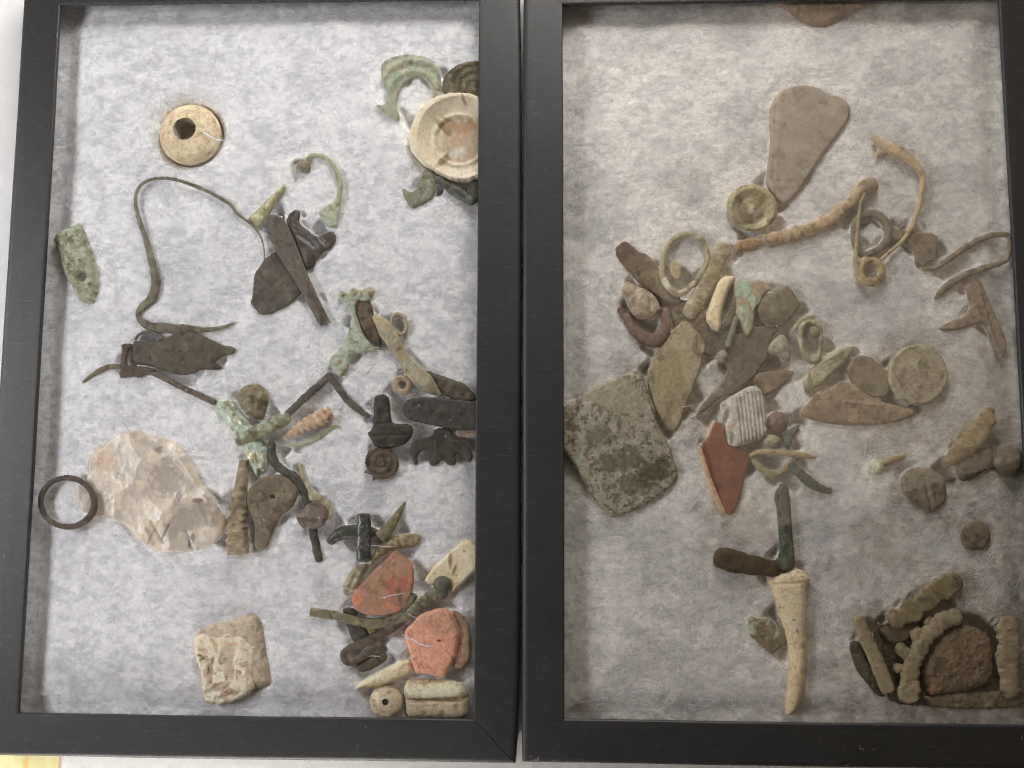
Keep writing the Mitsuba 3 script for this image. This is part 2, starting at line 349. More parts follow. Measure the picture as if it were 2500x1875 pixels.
IW, IH, BD, BB = 0.1727, 0.2789, 0.01555, 0.0156
CASES = {'display_case': (-0.11324, 0.05379, 0.00073, 0.0034), 'display_case_001': (0.09308, 0.05416, 0.00061, 0.0)}   # centre, turn, extra length at the far end
def rail(side, extra, bulge=0.0):
    """One mitred rail of the lid: section (inset from the outer edge, height) swept along a side of the frame."""
    b = {'l': BD, 'r': BD, 't': BD, 'b': BB}
    sect = np.array([(1.7, 0.3), (1.7, 4.0), (0, 4.0), (0, 14.6), (0.25, 15.2), (0.7, 15.65), (1.3, 15.88), (2.2, 16.0), (-0.9, 16.0), (-0.35, 15.9), (0, 15.6), (0, 14.2), (-6, 14.2), (-6, 0.3)])
    def uz(bw):
        s = sect.copy() * MM
        s[8:12, 0] += bw
        s[12:, 0] += bw
        return s
    hx, hy = IW / 2, IH / 2
    far = {'t': extra}
    me = uz(b[side])
    ends = {'l': ('b', 't'), 'r': ('b', 't'), 't': ('l', 'r'), 'b': ('l', 'r')}[side]
    V = []
    for k, sg in zip(ends, (-1, 1)):
        ot = uz(b[k])
        for (u, z), (uo, _) in zip(me, ot):
            half = (hy + far.get(k, 0) if side in 'lr' else hx) + b[k] - uo - 0.00011
            out = (hx if side in 'lr' else hy + far.get(side, 0)) + b[side] - u
            V.append({'l': (-out, sg * half, z), 'r': (out, sg * half, z), 't': (sg * half, out, z), 'b': (sg * half, -out, z)}[side])
    n = len(sect)
    V = np.array(V)
    # cut the long pieces so that they can sag and wander a little
    N = 60
    t = np.linspace(0, 1, N)
    G = V[:n][None] * (1 - t)[:, None, None] + V[n:][None] * t[:, None, None]
    wob = 0.00022 * (meshkit.fbm(np.c_[t * 5 + ord(side), t * 0, t * 0], 3, ord(side)) - 0.5)
    ax = 0 if side in 'lr' else 1
    G[:, :, ax] += wob[:, None] * 2
    G[:, :8, ax] += (bulge * (1 - np.abs(2 * t - 1) ** 7))[:, None]
    P = G.reshape(-1, 3)
    F = []
    for i in range(N - 1):
        for j in range(n):
            a, b2, c, d = i * n + j, i * n + (j + 1) % n, (i + 1) * n + (j + 1) % n, (i + 1) * n + j
            F += [(a, b2, c), (a, c, d)]
    cv, cap = trimesh.creation.triangulate_polygon(Polygon(me), engine='earcut')
    cap = cKDTree(me).query(cv)[1][cap]
    F = np.vstack([F, cap, cap + (N - 1) * n])
    m = trimesh.Trimesh(P, F, process=False)
    trimesh.repair.fix_normals(m)
    return m
for key, (cx, cy, rz, extra) in CASES.items():
    M = trimesh.transformations.rotation_matrix(rz, [0, 0, 1])
    M[:2, 3] = cx, cy
    for i, s in enumerate('lrtb'):
        m = rail(s, extra, {('display_case', 'r'): 0.0015, ('display_case_001', 'l'): -0.0003}.get((key, s), 0.0))
        m.apply_transform(M)
        scene[f'{key}__frame_rail' + (f'_{i:03d}' if i else '')] = ply(m, 'black_paper', smooth=30)
    m = trimesh.creation.box([IW + 0.020, IH + 0.016 + extra, 0.0012], trimesh.transformations.translation_matrix([0, extra / 2, 0.0011]))
    m.apply_transform(M)
    scene[f'{key}__bottom_board'] = ply(m, 'black_paper')
    m = quad(-IW / 2 - 0.005, -IH / 2 - 0.005, IW / 2 + 0.005, IH / 2 + 0.005 + extra, GLASS)
    m.apply_transform(M)
    scene[f'{key}__glass_pane'] = ply(m, 'pane_glass')
tag('display_case', 'left of the two black framed glass topped display cases', 'display case', 'two flat display cases side by side')
tag('display_case_001', 'right of the two black framed glass topped display cases', 'display case', 'two flat display cases side by side')

# ================================================================== finds in the left case
# pierced round bead
def bead(key, c, rx, ry, hole, hr, t, zb, cols, k, tilt=(0, 0), bsdf='matte', bore=(160, 150, 128), patches=()):
    """A round bead with a bore: a closed ring-shaped surface. c, hole in frame units."""
    sd = _seed[0] = _seed[0] + 3
    cols = [alb(cols[0], k)] + [(alb(q, k), s, a) for q, s, a in cols[1:]]
    patches = [(alb(q, k), (xy[0] * S, -xy[1] * S), ax * S, ay * S, an) for q, xy, ax, ay, an in patches]
    R, r0, h = rx * S, hr * S, t / 2
    prof = []
    hz = h * math.sqrt(max(1 - (r0 / R) ** 2, 0.05))
    for a in np.linspace(math.asin(hz / h), -math.asin(hz / h), 44):
        prof.append((R * math.cos(a), h * math.sin(a)))
    for z in np.linspace(-hz, hz, 16)[1:-1]:
        prof.append((r0 * (0.93 + 0.07 * abs(z / hz)), z))
    prof = np.array(prof)
    n, m = 96, len(prof)
    inner = prof[:, 0] < r0 * 1.001
    th = np.linspace(0, 2 * math.pi, n, endpoint=False)
    V = np.stack([prof[None, :, 0] * np.cos(th)[:, None], prof[None, :, 0] * np.sin(th)[:, None] * ry / rx, np.tile(prof[:, 1], (n, 1))], -1).reshape(-1, 3)
    i, j = np.meshgrid(np.arange(n), np.arange(m), indexing='ij')
    i2, j2 = (i + 1) % n, (j + 1) % m
    f = np.stack([i * m + j, i2 * m + j, i2 * m + j2, i * m + j2], -1).reshape(-1, 4)
    f = np.vstack([f[:, [0, 1, 2]], f[:, [0, 2, 3]]])
    if trimesh.Trimesh(V, f, process=False).volume < 0:
        f = f[:, ::-1]
    nr = V / (np.linalg.norm(V, axis=1, keepdims=True) + 1e-9)
    V = V + nr * (0.5 * (meshkit.fbm(V / 4 + 3, 3, sd) - 0.5) + 0.22 * (meshkit.fbm(V / 0.9, 3, sd + 2) - 0.5))[:, None]
    ax, ay = tilt
    Rm = trimesh.transformations.euler_matrix(ax, ay, 0)[:3, :3]
    V = V @ Rm.T
    V = V + [c[0] * S, -c[1] * S, zb + t / 2]
    w = np.c_[at(np.c_[V[:, 0] / S, -V[:, 1] / S], NOM + (zb + t * 0.6) * MM), np.minimum(NOM + V[:, 2] * MM, GLASS - 0.15 * MM)]
    lined = inner[f % m].all(1)
    put(key + '__body', {'w': w, 'mm': V}, f[~lined], cols, bsdf, NOM + (zb + 0.12 * t) * MM, patches, seed=sd)
    put(key + '__bore', {'w': w, 'mm': V}, f[lined], [alb(bore, k), (alb(bore, k) * .7, 1.2, .4)], bsdf, None, seed=sd)
    plate(key + '__bore_shade_plug', disc(*c, hr * .97, n=24, wob=0), 1.0, zb + t * .22, [bore], k, edge=.5, press=False)  # bore wall and plug are coloured darker for the shade inside the hole

bead('round_bead', Q('a', 1200, 848)[0], 76, 75, None, 28, 11.7, -7.75, [(210, 186, 142), ((222, 202, 160), 3.0, .4), ((186, 158, 116), 1.6, .3)], KL, tilt=(-0.10, -0.08))
tag('round_bead', 'tan ball shaped bead with a wide dark bore, upper left of the left case', 'bead')

plate('metal_tube', Q('c', 330,190, 420,140, 510,105, 525,150, 560,240, 600,360, 628,440, 620,530, 592,622, 540,628, 480,592, 450,500, 400,430, 360,300), 4.2, -1.6,
      [(142, 142, 112), ((160, 174, 138), 2.0, .42), ((116, 104, 80), 1.8, .36), ((178, 174, 140), 1.0, .28)], KL, edge=2.2, dome=.7, rough=.5, jag=.5, sm=1,
      holes=[Q('c', 478,455, 540,428, 532,482, 500,484)], relief=groove(Q('c', 425, 270)[0], Q('c', 495, 405)[0], 2.5, .4))
tag('metal_tube', 'crushed green metal tube with a small torn hole, at the left rail', 'tube fragment')

tube('metal_band', np.vstack([Q('I', 272,885, 265,760, 235,655, 195,590, 130,525, 0,425), Q('a', 1450,1290, 1300,1207, 1150,1150, 1050,1131, 960,1137, 890,1178, 862,1245, 868,1330, 890,1410), Q('c', 912,190, 945,300, 970,400, 985,480, 975,555, 940,605, 893,645, 872,690, 895,738, 970,772, 1080,782, 1200,785, 1300,790, 1400,776, 1450,760, 1485,742)]),
     np.r_[W('I', 12, 15, 18, 20, 24, 28), W('a', 22, 22, 22, 20, 20, 22, 22, 25, 30), W('c', 34, 42, 50, 58, 58, 48, 40, 34, 42, 60, 62, 48, 30, 24, 18, 8)], .2,
     [(110, 103, 84), ((128, 124, 98), 3.0, .35), ((88, 80, 66), 2.0, .3)], KL, asp=.42, bsdf='patina', rough=.05, zs=np.r_[np.full(6, 1.2), np.full(9, 1.4), np.full(16, .5)], press=False)
tag('metal_band', 'long thin bent metal band curving in a hook across the left case', 'metal band')

# buckle with its leaf shaped plate
plate('leaf_buckle__plate', Q('H', 650,300, 690,262, 760,290, 950,280, 1040,240, 1130,208, 1260,160, 1430,150, 1520,190, 1700,280, 1850,345, 1910,340, 1985,385, 1960,430, 1890,460, 1850,455, 1780,500, 1705,545, 1760,580, 1815,620, 1800,640, 1700,650, 1540,640, 1470,685, 1300,720, 1150,692, 1000,640, 900,600, 790,590, 655,572),
      1.6, .0, [(88, 80, 66), ((104, 96, 76), 4.0, .4), ((70, 62, 52), 2.5, .35)], KL, edge=.5, dome=.25, sm=1, bsdf='patina', relief=plus(pit(Q('H', 1280, 428)[0], 4, 3, .7), pit(Q('H', 790, 370)[0], 8, 9, .5), groove(Q('H', 950, 300)[0], Q('H', 1040, 240)[0], 4, .4)))
plate('leaf_buckle__loop', Q('H', 505,310, 640,305, 655,340, 650,372, 605,385, 585,480, 580,588, 660,592, 770,602, 880,615, 965,645, 940,672, 800,705, 770,745, 700,745, 690,725, 560,748, 480,750, 472,690, 498,660, 493,520, 510,380), 1.9, .3,
      [(92, 78, 64), ((76, 64, 54), 2.5, .4)], KL, edge=.6, sm=1, bsdf='patina')
tube('leaf_buckle__hinge', Q('H', 690,255, 735,195, 800,165, 870,160, 950,195, 1015,255), W('H', 34, 40, 40, 38, 38, 40), 1.0, [(98, 92, 76)], KL, bsdf='patina')
tag('leaf_buckle', 'dark leaf shaped plate with a square loop at its left end', 'buckle')
tube('bent_pin', Q('H', 5,808, 100,738, 220,660, 340,610, 500,603), W('H', 26, 50, 60, 64, 64), .1, [(118, 106, 84), ((95, 82, 64), 2, .4)], KL, asp=.7)
tag('bent_pin', 'short curved tapering pin sticking out left of the leaf shaped buckle', 'pin')
tube('metal_rod', Q('H', 800,675, 960,705, 1200,825, 1450,950, 1708,1068), W('H', 66, 70, 76, 80, 84), -.2, [(104, 92, 80), ((82, 74, 66), 3, .45), ((128, 112, 94), 2, .25)], KL, asp=.85, cap=.2, bsdf='patina')
tag('metal_rod', 'straight brown rod running from the leaf shaped buckle down to the green glass', 'rod')

plate('strap_end', Q('I', 455,125, 480,118, 492,150, 462,205, 385,315, 335,405, 292,475, 232,568, 150,530, 92,460, 200,380, 290,280, 380,200), 3.0, -.6, [(168, 164, 120), ((198, 196, 152), 2.2, .45), ((124, 116, 76), 1.8, .4)], KL, edge=1.6, dome=.6, rough=.2, sm=1)
tag('strap_end', 'pale olive tapering cone point up at the end of the long band', 'metal cone')

# thin bow brooch
tube('bow_brooch__bow', Q('b', 372,1022, 388,1003, 415,985, 455,980, 500,1000, 550,1045, 588,1110, 600,1165, 596,1220, 584,1285), W('b', 20, 24, 26, 27, 28, 30, 31, 31, 33, 40), .7, [(166, 164, 132), ((142, 136, 104), 2.0, .35)], KL, asp=.8)
plate('bow_brooch__foot', Q('b', 607,1235, 575,1255, 545,1280, 475,1325, 458,1350, 480,1385, 512,1437, 545,1442, 580,1430, 584,1405, 600,1330), 1.5, .2, [(158, 172, 140), ((180, 180, 136), 2.2, .4), ((140, 142, 108), 1.5, .25)], KL, edge=.7, sm=1)
plate('bow_brooch__knob', disc(*Q('b', 366, 1050)[0], 18, 17, seed=4), 3.4, -.4, [(140, 128, 108), ((112, 98, 84), 1.5, .4)], KL, edge=2.4, dome=.8)
tube('bow_brooch__pin', Q('b', 350,1012, 325,1010, 298,1032, 302,1085, 316,1138), W('b', 18, 22, 22, 20, 14), .1, [(170, 172, 142)], KL)
tag('bow_brooch', 'slender pale green bow brooch with flat foot and knob, upper middle of left case', 'brooch')

plate('oval_spatula', Q('I', 380,806, 300,858, 255,900, 220,970, 176,1010, 160,1090, 160,1170, 150,1262, 127,1330, 170,1372, 220,1440, 260,1448, 350,1440, 390,1410, 500,1360, 570,1300, 650,1228, 700,1150, 680,1000, 600,850, 480,780), 1.4, -.3,
      [(96, 88, 76), ((112, 102, 84), 4, .35), ((80, 72, 62), 2.5, .4)], KL, edge=.4, dome=.2, sm=1, bsdf='patina', relief=pit(Q('I', 400, 1110)[0], 9, 7, .4))
tag('oval_spatula', 'dark oval leaf blade with a cut base, lying under a long split bar', 'blade')
plate('split_bar', Q('I', 330,418, 420,445, 470,490, 530,580, 580,700, 640,850, 700,1020, 760,1150, 800,1240, 870,1380, 944,1520, 930,1537, 872,1488, 858,1565, 822,1545, 790,1490, 720,1360, 640,1220, 520,1020, 420,870, 370,790, 330,690, 305,570, 290,490), 1.8, .9,
      [(102, 92, 80), ((118, 108, 90), 4, .3), ((86, 76, 66), 2.5, .4)], KL, edge=.9, dome=.5, sm=1, bsdf='patina', under=.3)
tube('split_bar__hook', Q('I', 428,432, 445,420, 466,445, 462,480), W('I', 22, 26, 24, 18), 1.1, [(98, 88, 80)], KL, bsdf='patina')
tag('split_bar', 'long grey brown bar with a split lower tip across the oval blade', 'metal bar')
plate('openwork_mount', Q('I', 480,490, 540,400, 590,378, 634,390, 632,450, 612,508, 700,580, 800,660, 868,640, 930,595, 980,608, 1000,665, 982,720, 940,790, 880,800, 830,850, 790,900, 797,932, 750,972, 705,995, 670,950, 620,800, 560,640), 2.0, -.6,
      [(84, 75, 68), ((104, 96, 90), 2.5, .4), ((66, 58, 54), 1.8, .35)], KL, edge=.9, sm=2, bsdf='waxy', relief=plus(groove(Q('I', 545, 545)[0], Q('I', 760, 700)[0], 7, .7), groove(Q('I', 620, 640)[0], Q('I', 790, 760)[0], 7, .7), pit(Q('I', 575, 450)[0], 5, 8, .6), groove(Q('I', 830, 670)[0], Q('I', 900, 740)[0], 5, .5)))
tag('openwork_mount', 'dark three lobed mount with worn grooves, right of the split bar', 'mount')

plate('crescent_mount', Q('b', 850,430, 870,388, 950,350, 1040,340, 1130,358, 1190,398, 1232,440, 1240,580, 1190,577, 1170,540, 1130,490, 1080,484, 1040,500, 990,540, 966,590, 955,660, 972,730, 978,767, 930,757, 870,712, 822,675, 830,658, 872,672, 902,610, 893,570, 868,530), 1.9, .0,
      [(158, 160, 124), ((140, 158, 124), 3.0, .45), ((180, 168, 128), 1.8, .35), ((118, 112, 84), 1.8, .2)], KL, edge=.8, sm=1, rough=.2, relief=lambda x, y: .45 * np.sin(np.hypot(x - 1010, y - 235) / 4.2))
tag('crescent_mount', 'pale green crescent shaped mount with a foot, top right of the left case', 'mount')
plate('ridged_roundel', disc(*Q('b', 1450, 545)[0], 80, 62, seed=3), 2.2, -1.2, [(104, 94, 72), ((84, 76, 60), 2.5, .45), ((128, 118, 84), 2, .3)], KL, edge=1.0, relief=rings(*Q('b', 1450, 560)[0], 19, .35))
tag('ridged_roundel', 'dark ridged round mount half hidden under the rail above the cream bowl', 'roundel')

def bowl(x, y):
    cx, cy = Q('b', 1350, 885)[0]
    d = np.hypot(x - cx, (y - cy))
    return -4.2 * np.clip((100 - d) / 34, 0, 1) ** 0.8 + 1.3 * np.exp(-((d - 62) / 7) ** 2) - .8 * np.exp(-((d - 48) / 8) ** 2)
plate('cream_bowl', Q('b', 1030,880, 1052,780, 1100,695, 1180,626, 1280,595, 1370,592, 1440,602, 1520,640, 1580,740, 1592,860, 1570,1000, 1530,1110, 1440,1147, 1350,1150, 1270,1130, 1200,1090, 1110,1030, 1050,970), 7.2, -3.4,
      [(240, 224, 188), ((222, 198, 154), 2.4, .3), ((244, 234, 212), 2.0, .3)], KL, grain=.5, pressat=0.05, edge=1.0, dome=.05, rough=.3, relief=bowl, jag=.4, sm=1,
      patches=[((206, 194, 168), Q('b', 1350, 885)[0], 84, 86, 0), ((178, 152, 114), Q('b', 1375, 885)[0], 60, 58, 0), ((166, 132, 92), Q('b', 1320, 790)[0], 34, 12, -.5), ((128, 98, 64), Q('b', 1262, 1000)[0], 30, 9, .75), ((140, 106, 70), Q('b', 1250, 800)[0], 26, 9, -.8), ((170, 130, 88), Q('b', 1400, 800)[0], 26, 14, .4), ((190, 156, 120), Q('b', 1350, 880)[0], 18, 14, .4), ((156, 128, 92), Q('b', 1380, 640)[0], 4, 14, .4), ((206, 196, 176), Q('b', 1340, 960)[0], 22, 12, .3)])  # brown of the hollow, with its deep shade painted in as dark arcs
tag('cream_bowl', 'cream broken round bowl with a brown hollow darkened for shade, cut by the rail', 'bowl fragment')
plate('scroll_fragment', Q('b', 982,1202, 1005,1188, 1042,1222, 1092,1190, 1112,1090, 1150,1060, 1200,1100, 1198,1240, 1150,1282, 1060,1322, 1040,1312, 1008,1260), 2.0, -.7, [(132, 132, 106), ((112, 108, 84), 2, .4), ((148, 152, 122), 2, .3)], KL, edge=.9)
tag('scroll_fragment', 'grey green hooked fragment poking out below the cream bowl', 'metal fragment')
tube('green_spoon', Q('b', 1215,1130, 1290,1185, 1370,1240, 1430,1275), W('b', 44, 60, 66, 60), -.4, [(92, 98, 82), ((66, 66, 54), 2, .45)], KL, asp=.6, bsdf='patina')
plate('green_spoon__end', disc(*Q('b', 1440, 1215)[0], 19, 32, .2, seed=5), 2.2, -.9, [(76, 78, 66), ((110, 108, 84), 1.8, .3)], KL, edge=1.2, dome=.5, bsdf='patina')
tag('green_spoon', 'dark green rod and blob below the cream bowl beside the rail', 'metal fragment')

plate('animal_brooch__body', Q('d', 590,545, 622,540, 650,572, 655,540, 692,525, 722,545, 745,530, 790,522, 814,560, 800,592, 760,612, 704,602, 690,680, 722,780, 762,850, 800,898, 850,900, 832,922, 740,935, 682,942, 650,962, 662,985, 640,1050, 606,1098, 560,1060, 524,1000, 540,958, 592,910, 640,840, 660,760, 672,670, 640,642, 596,582), 1.9, .5,
      [(158, 172, 136), ((176, 186, 154), 2.5, .4), ((142, 130, 92), 1.8, .28)], KL, edge=.8, sm=1, rough=.16, relief=plus(groove(Q('d', 695, 660)[0], Q('d', 790, 880)[0], 3, -.5), rings(*Q('d', 587, 992)[0], 14, .12)))
for i, (x, y, r) in enumerate([(607, 565, 9), (684, 552, 10), (786, 548, 12), (586, 992, 8)]):
    plate('animal_brooch__stud' + (f'_{i:03d}' if i else ''), disc(*Q('d', x, y)[0], r, seed=i), 2.2, 1.2, [(172, 164, 128), ((140, 118, 88), 1.0, .3)], KL, edge=1.0, dome=.8, step=.3, press=False)
tag('animal_brooch', 'pale green triangular brooch with small round studs at its corners', 'brooch')
plate('brown_plaque', Q('d', 700,598, 785,600, 802,650, 832,780, 862,850, 856,908, 812,872, 770,852, 738,800, 690,680), 1.5, -.4, [(112, 96, 76), ((84, 74, 60), 3, .45)], KL, edge=.5, sm=1)
tag('brown_plaque', 'brown flat strip tucked behind the triangular green brooch', 'metal strip')
tube('looped_toggle', Q('d', 822,705, 880,790, 940,872, 990,960, 1050,1042, 1130,1120, 1222,1200), W('d', 50, 92, 92, 72, 92, 116, 34), .3, [(168, 150, 114), ((150, 156, 120), 2.2, .45), ((186, 170, 134), 1.6, .3), ((126, 102, 72), 1.6, .2)], KL, asp=.6, rough=.14)
tube('looped_toggle__loop', disc(*Q('d', 970, 756)[0], 18, 25, -.25, n=12, wob=0), W('d', 26), .6, [(164, 148, 116), ((134, 112, 84), 1.6, .35)], KL, asp=1.1, closed=True)
tube('looped_toggle__loop_001', disc(*Q('d', 990, 1140)[0], 17, 17, n=12, wob=0), W('d', 42), .3, [(170, 150, 120), ((150, 122, 90), 1.6, .3)], KL, asp=.6, closed=True)
tag('looped_toggle', 'tan and green toggle bar with two side loops, right of the triangular brooch', 'toggle')
tube('bent_strip', Q('D', 1110,615, 1250,490, 1400,345, 1560,205, 1645,125, 1688,88, 1712,150, 1785,240, 1900,395, 2050,535, 2210,640), W('D', 92, 96, 106, 108, 98, 80, 98, 98, 100, 92, 70), -.1, [(92, 86, 74), ((72, 74, 64), 3, .4), ((112, 104, 86), 2.5, .3)], KL, asp=.35, bsdf='patina', rough=.05)
tag('bent_strip', 'dark strip bent into a wide upside down V in the middle of the left case', 'metal strip')

tube('tower_shell', Q('D', 1042,938, 1180,870, 1330,780, 1480,700, 1590,640, 1690,590), W('D', 46, 110, 165, 195, 210, 200), -.3, [(190, 156, 122), ((206, 178, 146), 2.0, .45), ((160, 120, 88), 1.6, .35)], KL, asp=.85, rib=ribs(8, .12), rough=.16, cap=.35)
tag('tower_shell', 'pinkish brown ridged cone shell beside the olive rod', 'shell')
tube('thin_sliver', Q('D', 1022,1038, 1120,1040, 1250,1030, 1400,990, 1560,900, 1660,825, 1755,778, 1825,792, 1842,832), W('D', 14, 30, 48, 64, 66, 56, 42, 28, 14), .2, [(168, 172, 120), ((142, 142, 96), 1.8, .4)], KL, asp=.5)
tag('thin_sliver', 'thin pale green curved sliver below the pinkish cone shell', 'metal sliver')

plate('iridescent_glass', Q('D', 150,412, 225,395, 400,420, 470,545, 600,690, 690,800, 820,1000, 872,1045, 878,1250, 842,1385, 690,1482, 650,1400, 562,1200, 480,1050, 400,920, 300,780, 230,640, 118,560), 4.4, -2.2,
      [(164, 188, 156), ((186, 208, 180), 2.2, .45), ((134, 132, 98), 2.0, .38), ((206, 206, 164), 1.2, .24)], KL, edge=2.6, dome=.7, rough=.22, sm=1, bsdf='glossy', relief=plus(groove(Q('D', 430, 640)[0], Q('D', 620, 830)[0], 6, .7), groove(Q('D', 650, 1080)[0], Q('D', 760, 1360)[0], 6, .8)))
for i, pts in enumerate([(560,1150, 585,1135, 640,1120, 665,1150, 650,1230, 655,1250, 625,1290, 600,1240, 575,1190), (735,1150, 765,1130, 800,1210, 810,1255, 785,1262, 750,1190), (385,668, 415,662, 440,700, 435,725, 405,722), (725,1320, 755,1310, 772,1335, 750,1355, 728,1345), (482,862, 500,855, 512,872, 496,884)]):
    plate('iridescent_glass__gold_glint' + (f'_{i:03d}' if i else ''), Q('D', *pts), .7, 1.9 if i < 2 else 1.75, [(255, 240, 175), ((255, 250, 215), .8, .5), ((214, 178, 104), .7, .3)], .60, grain=.2, edge=.2, rough=.5, sm=0, bsdf='gilt', step=.22, jag=.25, press=False)  # pale bright colour paints the glint onto the gold
tag('iridescent_glass', 'broken green glass tube with flecks of gold and painted glints on its surface', 'glass fragment')
tube('olive_rod', Q('D', 445,985, 560,930, 700,855, 850,785, 1000,715, 1110,660), W('D', 130, 160, 190, 200, 195, 165), 1.5, [(128, 124, 92), ((152, 168, 124), 2.5, .38), ((100, 90, 66), 2.5, .4), ((186, 182, 140), 1.2, .2)], KL, asp=.36, rough=.16, bsdf='waxy')
tag('olive_rod', 'olive green rod lying crosswise over the green glass tube', 'rod')
plate('brown_lump', Q('D', 425,330, 520,232, 640,192, 760,220, 842,300, 862,420, 832,540, 802,662, 770,690, 680,702, 580,640, 480,540, 440,430), 4.6, -1.6, [(132, 118, 90), ((150, 142, 106), 2.2, .4), ((100, 86, 66), 2, .4)], KL, edge=2.6, dome=.6, rough=.3)
tag('brown_lump', 'rough brown rounded lump above the olive rod', 'corroded lump')
tube('long_dark_rod', np.vstack([Q('D', 905,1015, 910,1170, 1000,1325, 1150,1430), Q('E', 1010,425, 1095,525, 1155,625, 1200,760, 1250,980, 1275,1150, 1305,1310, 1345,1490)]), np.r_[W('D', 110, 125, 120, 110), W('E', 110, 115, 110, 100, 96, 104, 110, 100)], -.5,
     [(82, 78, 66), ((64, 66, 62), 3, .45), ((108, 102, 78), 2.2, .3)], KL, asp=.6, rough=.1, bsdf='patina')
tag('long_dark_rod', 'long dark bent rod running under the green glass and the small brown disc', 'rod')
tube('long_tower_shell', Q('E', 378,225, 362,400, 338,600, 318,760, 305,900, 305,1100, 312,1280, 320,1400), W('E', 108, 140, 186, 214, 226, 250, 272, 296), -.9, [(150, 132, 102), ((176, 160, 126), 1.8, .4), ((116, 100, 74), 2, .4)], KL, asp=.8, rib=lambda u, s: 1 + .085 * np.clip(u * 3 - .6, .25, 1) * np.sin(2 * math.pi * 13 * u), rough=.14, cap=.15)
tag('long_tower_shell', 'long upright ridged brown tower shell, right of the pale flint', 'shell')
plate('duck_head_spatula', Q('E', 425,640, 500,520, 600,440, 760,398, 900,420, 1000,490, 1082,590, 1086,640, 1022,800, 960,870, 872,920, 822,1000, 772,1100, 722,1250, 692,1335, 640,1368, 560,1362, 512,1320, 528,1100, 500,950, 440,850, 412,730), 2.6, .2,
      [(124, 108, 88), ((138, 124, 98), 4, .35), ((102, 88, 72), 2.5, .4)], KL, edge=1.2, dome=.4, holes=[disc(*Q('E', 758, 690)[0], 4.6, n=14)])
tag('duck_head_spatula', 'brown paddle shaped piece with a small hole, like a duck head', 'metal plate')
tube('hooked_sliver', Q('E', 1105,288, 1140,450, 1200,580, 1265,690, 1345,700, 1430,780, 1482,890, 1468,975), W('E', 54, 56, 62, 104, 96, 92, 84, 50), .0, [(168, 158, 116), ((186, 180, 138), 2, .35), ((138, 124, 88), 2, .3)], KL, asp=.5, rough=.08)
tag('hooked_sliver', 'pale yellowish curved sliver hooked round the small brown disc', 'metal sliver')
plate('lugged_disc', Q('E', 1040,915, 1115,902, 1150,830, 1210,775, 1300,745, 1390,790, 1440,870, 1448,960, 1420,1040, 1340,1085, 1240,1095, 1180,1075, 1140,1105, 1105,1062, 1062,985), 2.4, .5, [(126, 108, 96), ((144, 124, 112), 2.5, .35), ((102, 86, 76), 2, .4)], KL, edge=1.0, dome=.4)
tag('lugged_disc', 'small brown disc with a lug at its left side, held by the pale sliver', 'disc')

plate('knobbed_mount', Q('f', 808,190, 830,164, 880,160, 912,190, 918,335, 960,350, 1040,348, 1062,400, 1040,450, 1002,482, 920,502, 820,505, 788,440, 763,410, 802,380, 812,320), 2.8, .3, [(72, 64, 56), ((58, 52, 46), 2.5, .4), ((90, 80, 66), 2, .25)], KL, edge=1.0, dome=.3, sm=1, bsdf='patina', relief=plus(groove(Q('f', 775, 425)[0], Q('f', 1035, 420)[0], 4, .5), groove(Q('f', 825, 350)[0], Q('f', 905, 345)[0], 3, .4)))
tag('knobbed_mount', 'black knobbed cross mount standing above the spiked disc', 'mount')
plate('spiked_disc', Q('f', 760,560, 775,515, 840,498, 920,510, 965,560, 970,620, 940,672, 880,702, 828,698, 805,712, 798,672, 745,658, 768,636, 752,600), 2.2, .6, [(98, 84, 70), ((80, 68, 58), 2, .4), ((114, 100, 80), 1.6, .3)], KL, edge=.6, sm=0, relief=rings(*Q('f', 862, 595)[0], 17, .3))
tag('spiked_disc', 'round brown disc with two small spikes at its lower left', 'disc')
plate('claw_mount', Q('f', 1040,530, 1045,480, 1090,440, 1180,430, 1190,376, 1300,376, 1310,440, 1380,470, 1430,520, 1442,560, 1426,592, 1396,588, 1380,552, 1350,530, 1318,545, 1336,590, 1320,614, 1280,612, 1240,575, 1210,612, 1170,617, 1153,580, 1180,550, 1150,515, 1110,520, 1080,560, 1092,600, 1070,618, 1053,570), 2.2, -.2, [(78, 71, 64), ((62, 56, 52), 2.5, .4)], KL, edge=.9, sm=1, bsdf='patina', relief=groove(Q('f', 1190, 455)[0], Q('f', 1190, 540)[0], 3, .3))
tag('claw_mount', 'dark mount with curled claw arms below the wide dark bar', 'mount')
plate('wide_bar', Q('f', 985,242, 1020,196, 1080,180, 1200,180, 1300,190, 1460,208, 1570,215, 1570,392, 1460,387, 1300,385, 1130,347, 1040,332, 1000,290), 2.4, .7, [(76, 71, 65), ((62, 58, 54), 3, .4), ((92, 85, 76), 2.5, .25)], KL, edge=.8, dome=.2, bsdf='patina', relief=pit(Q('f', 1080, 235)[0], 8, 8, .5))
tag('wide_bar', 'wide flat black bar running under the right rail of the left case', 'metal bar')
plate('oval_bar', Q('f', 1143,10, 1190,25, 1300,65, 1382,90, 1442,150, 1470,200, 1400,215, 1300,200, 1220,132, 1160,52), 2.4, -.6, [(96, 85, 70), ((76, 68, 58), 2.5, .4)], KL, edge=1.2, dome=.5, bsdf='patina', relief=rings(*Q('f', 1435, 188)[0], 26, .15))
tag('oval_bar', 'slim brown oval bar above the wide black bar', 'metal bar')
plate('pink_chip', Q('f', 1320,388, 1400,380, 1500,385, 1500,440, 1400,445, 1330,432), 1.6, -.2, [(152, 128, 110), ((172, 150, 130), 1.5, .4)], KL, edge=.6)
tag('pink_chip', 'small pinkish chip below the wide black bar at the rail', 'chip')

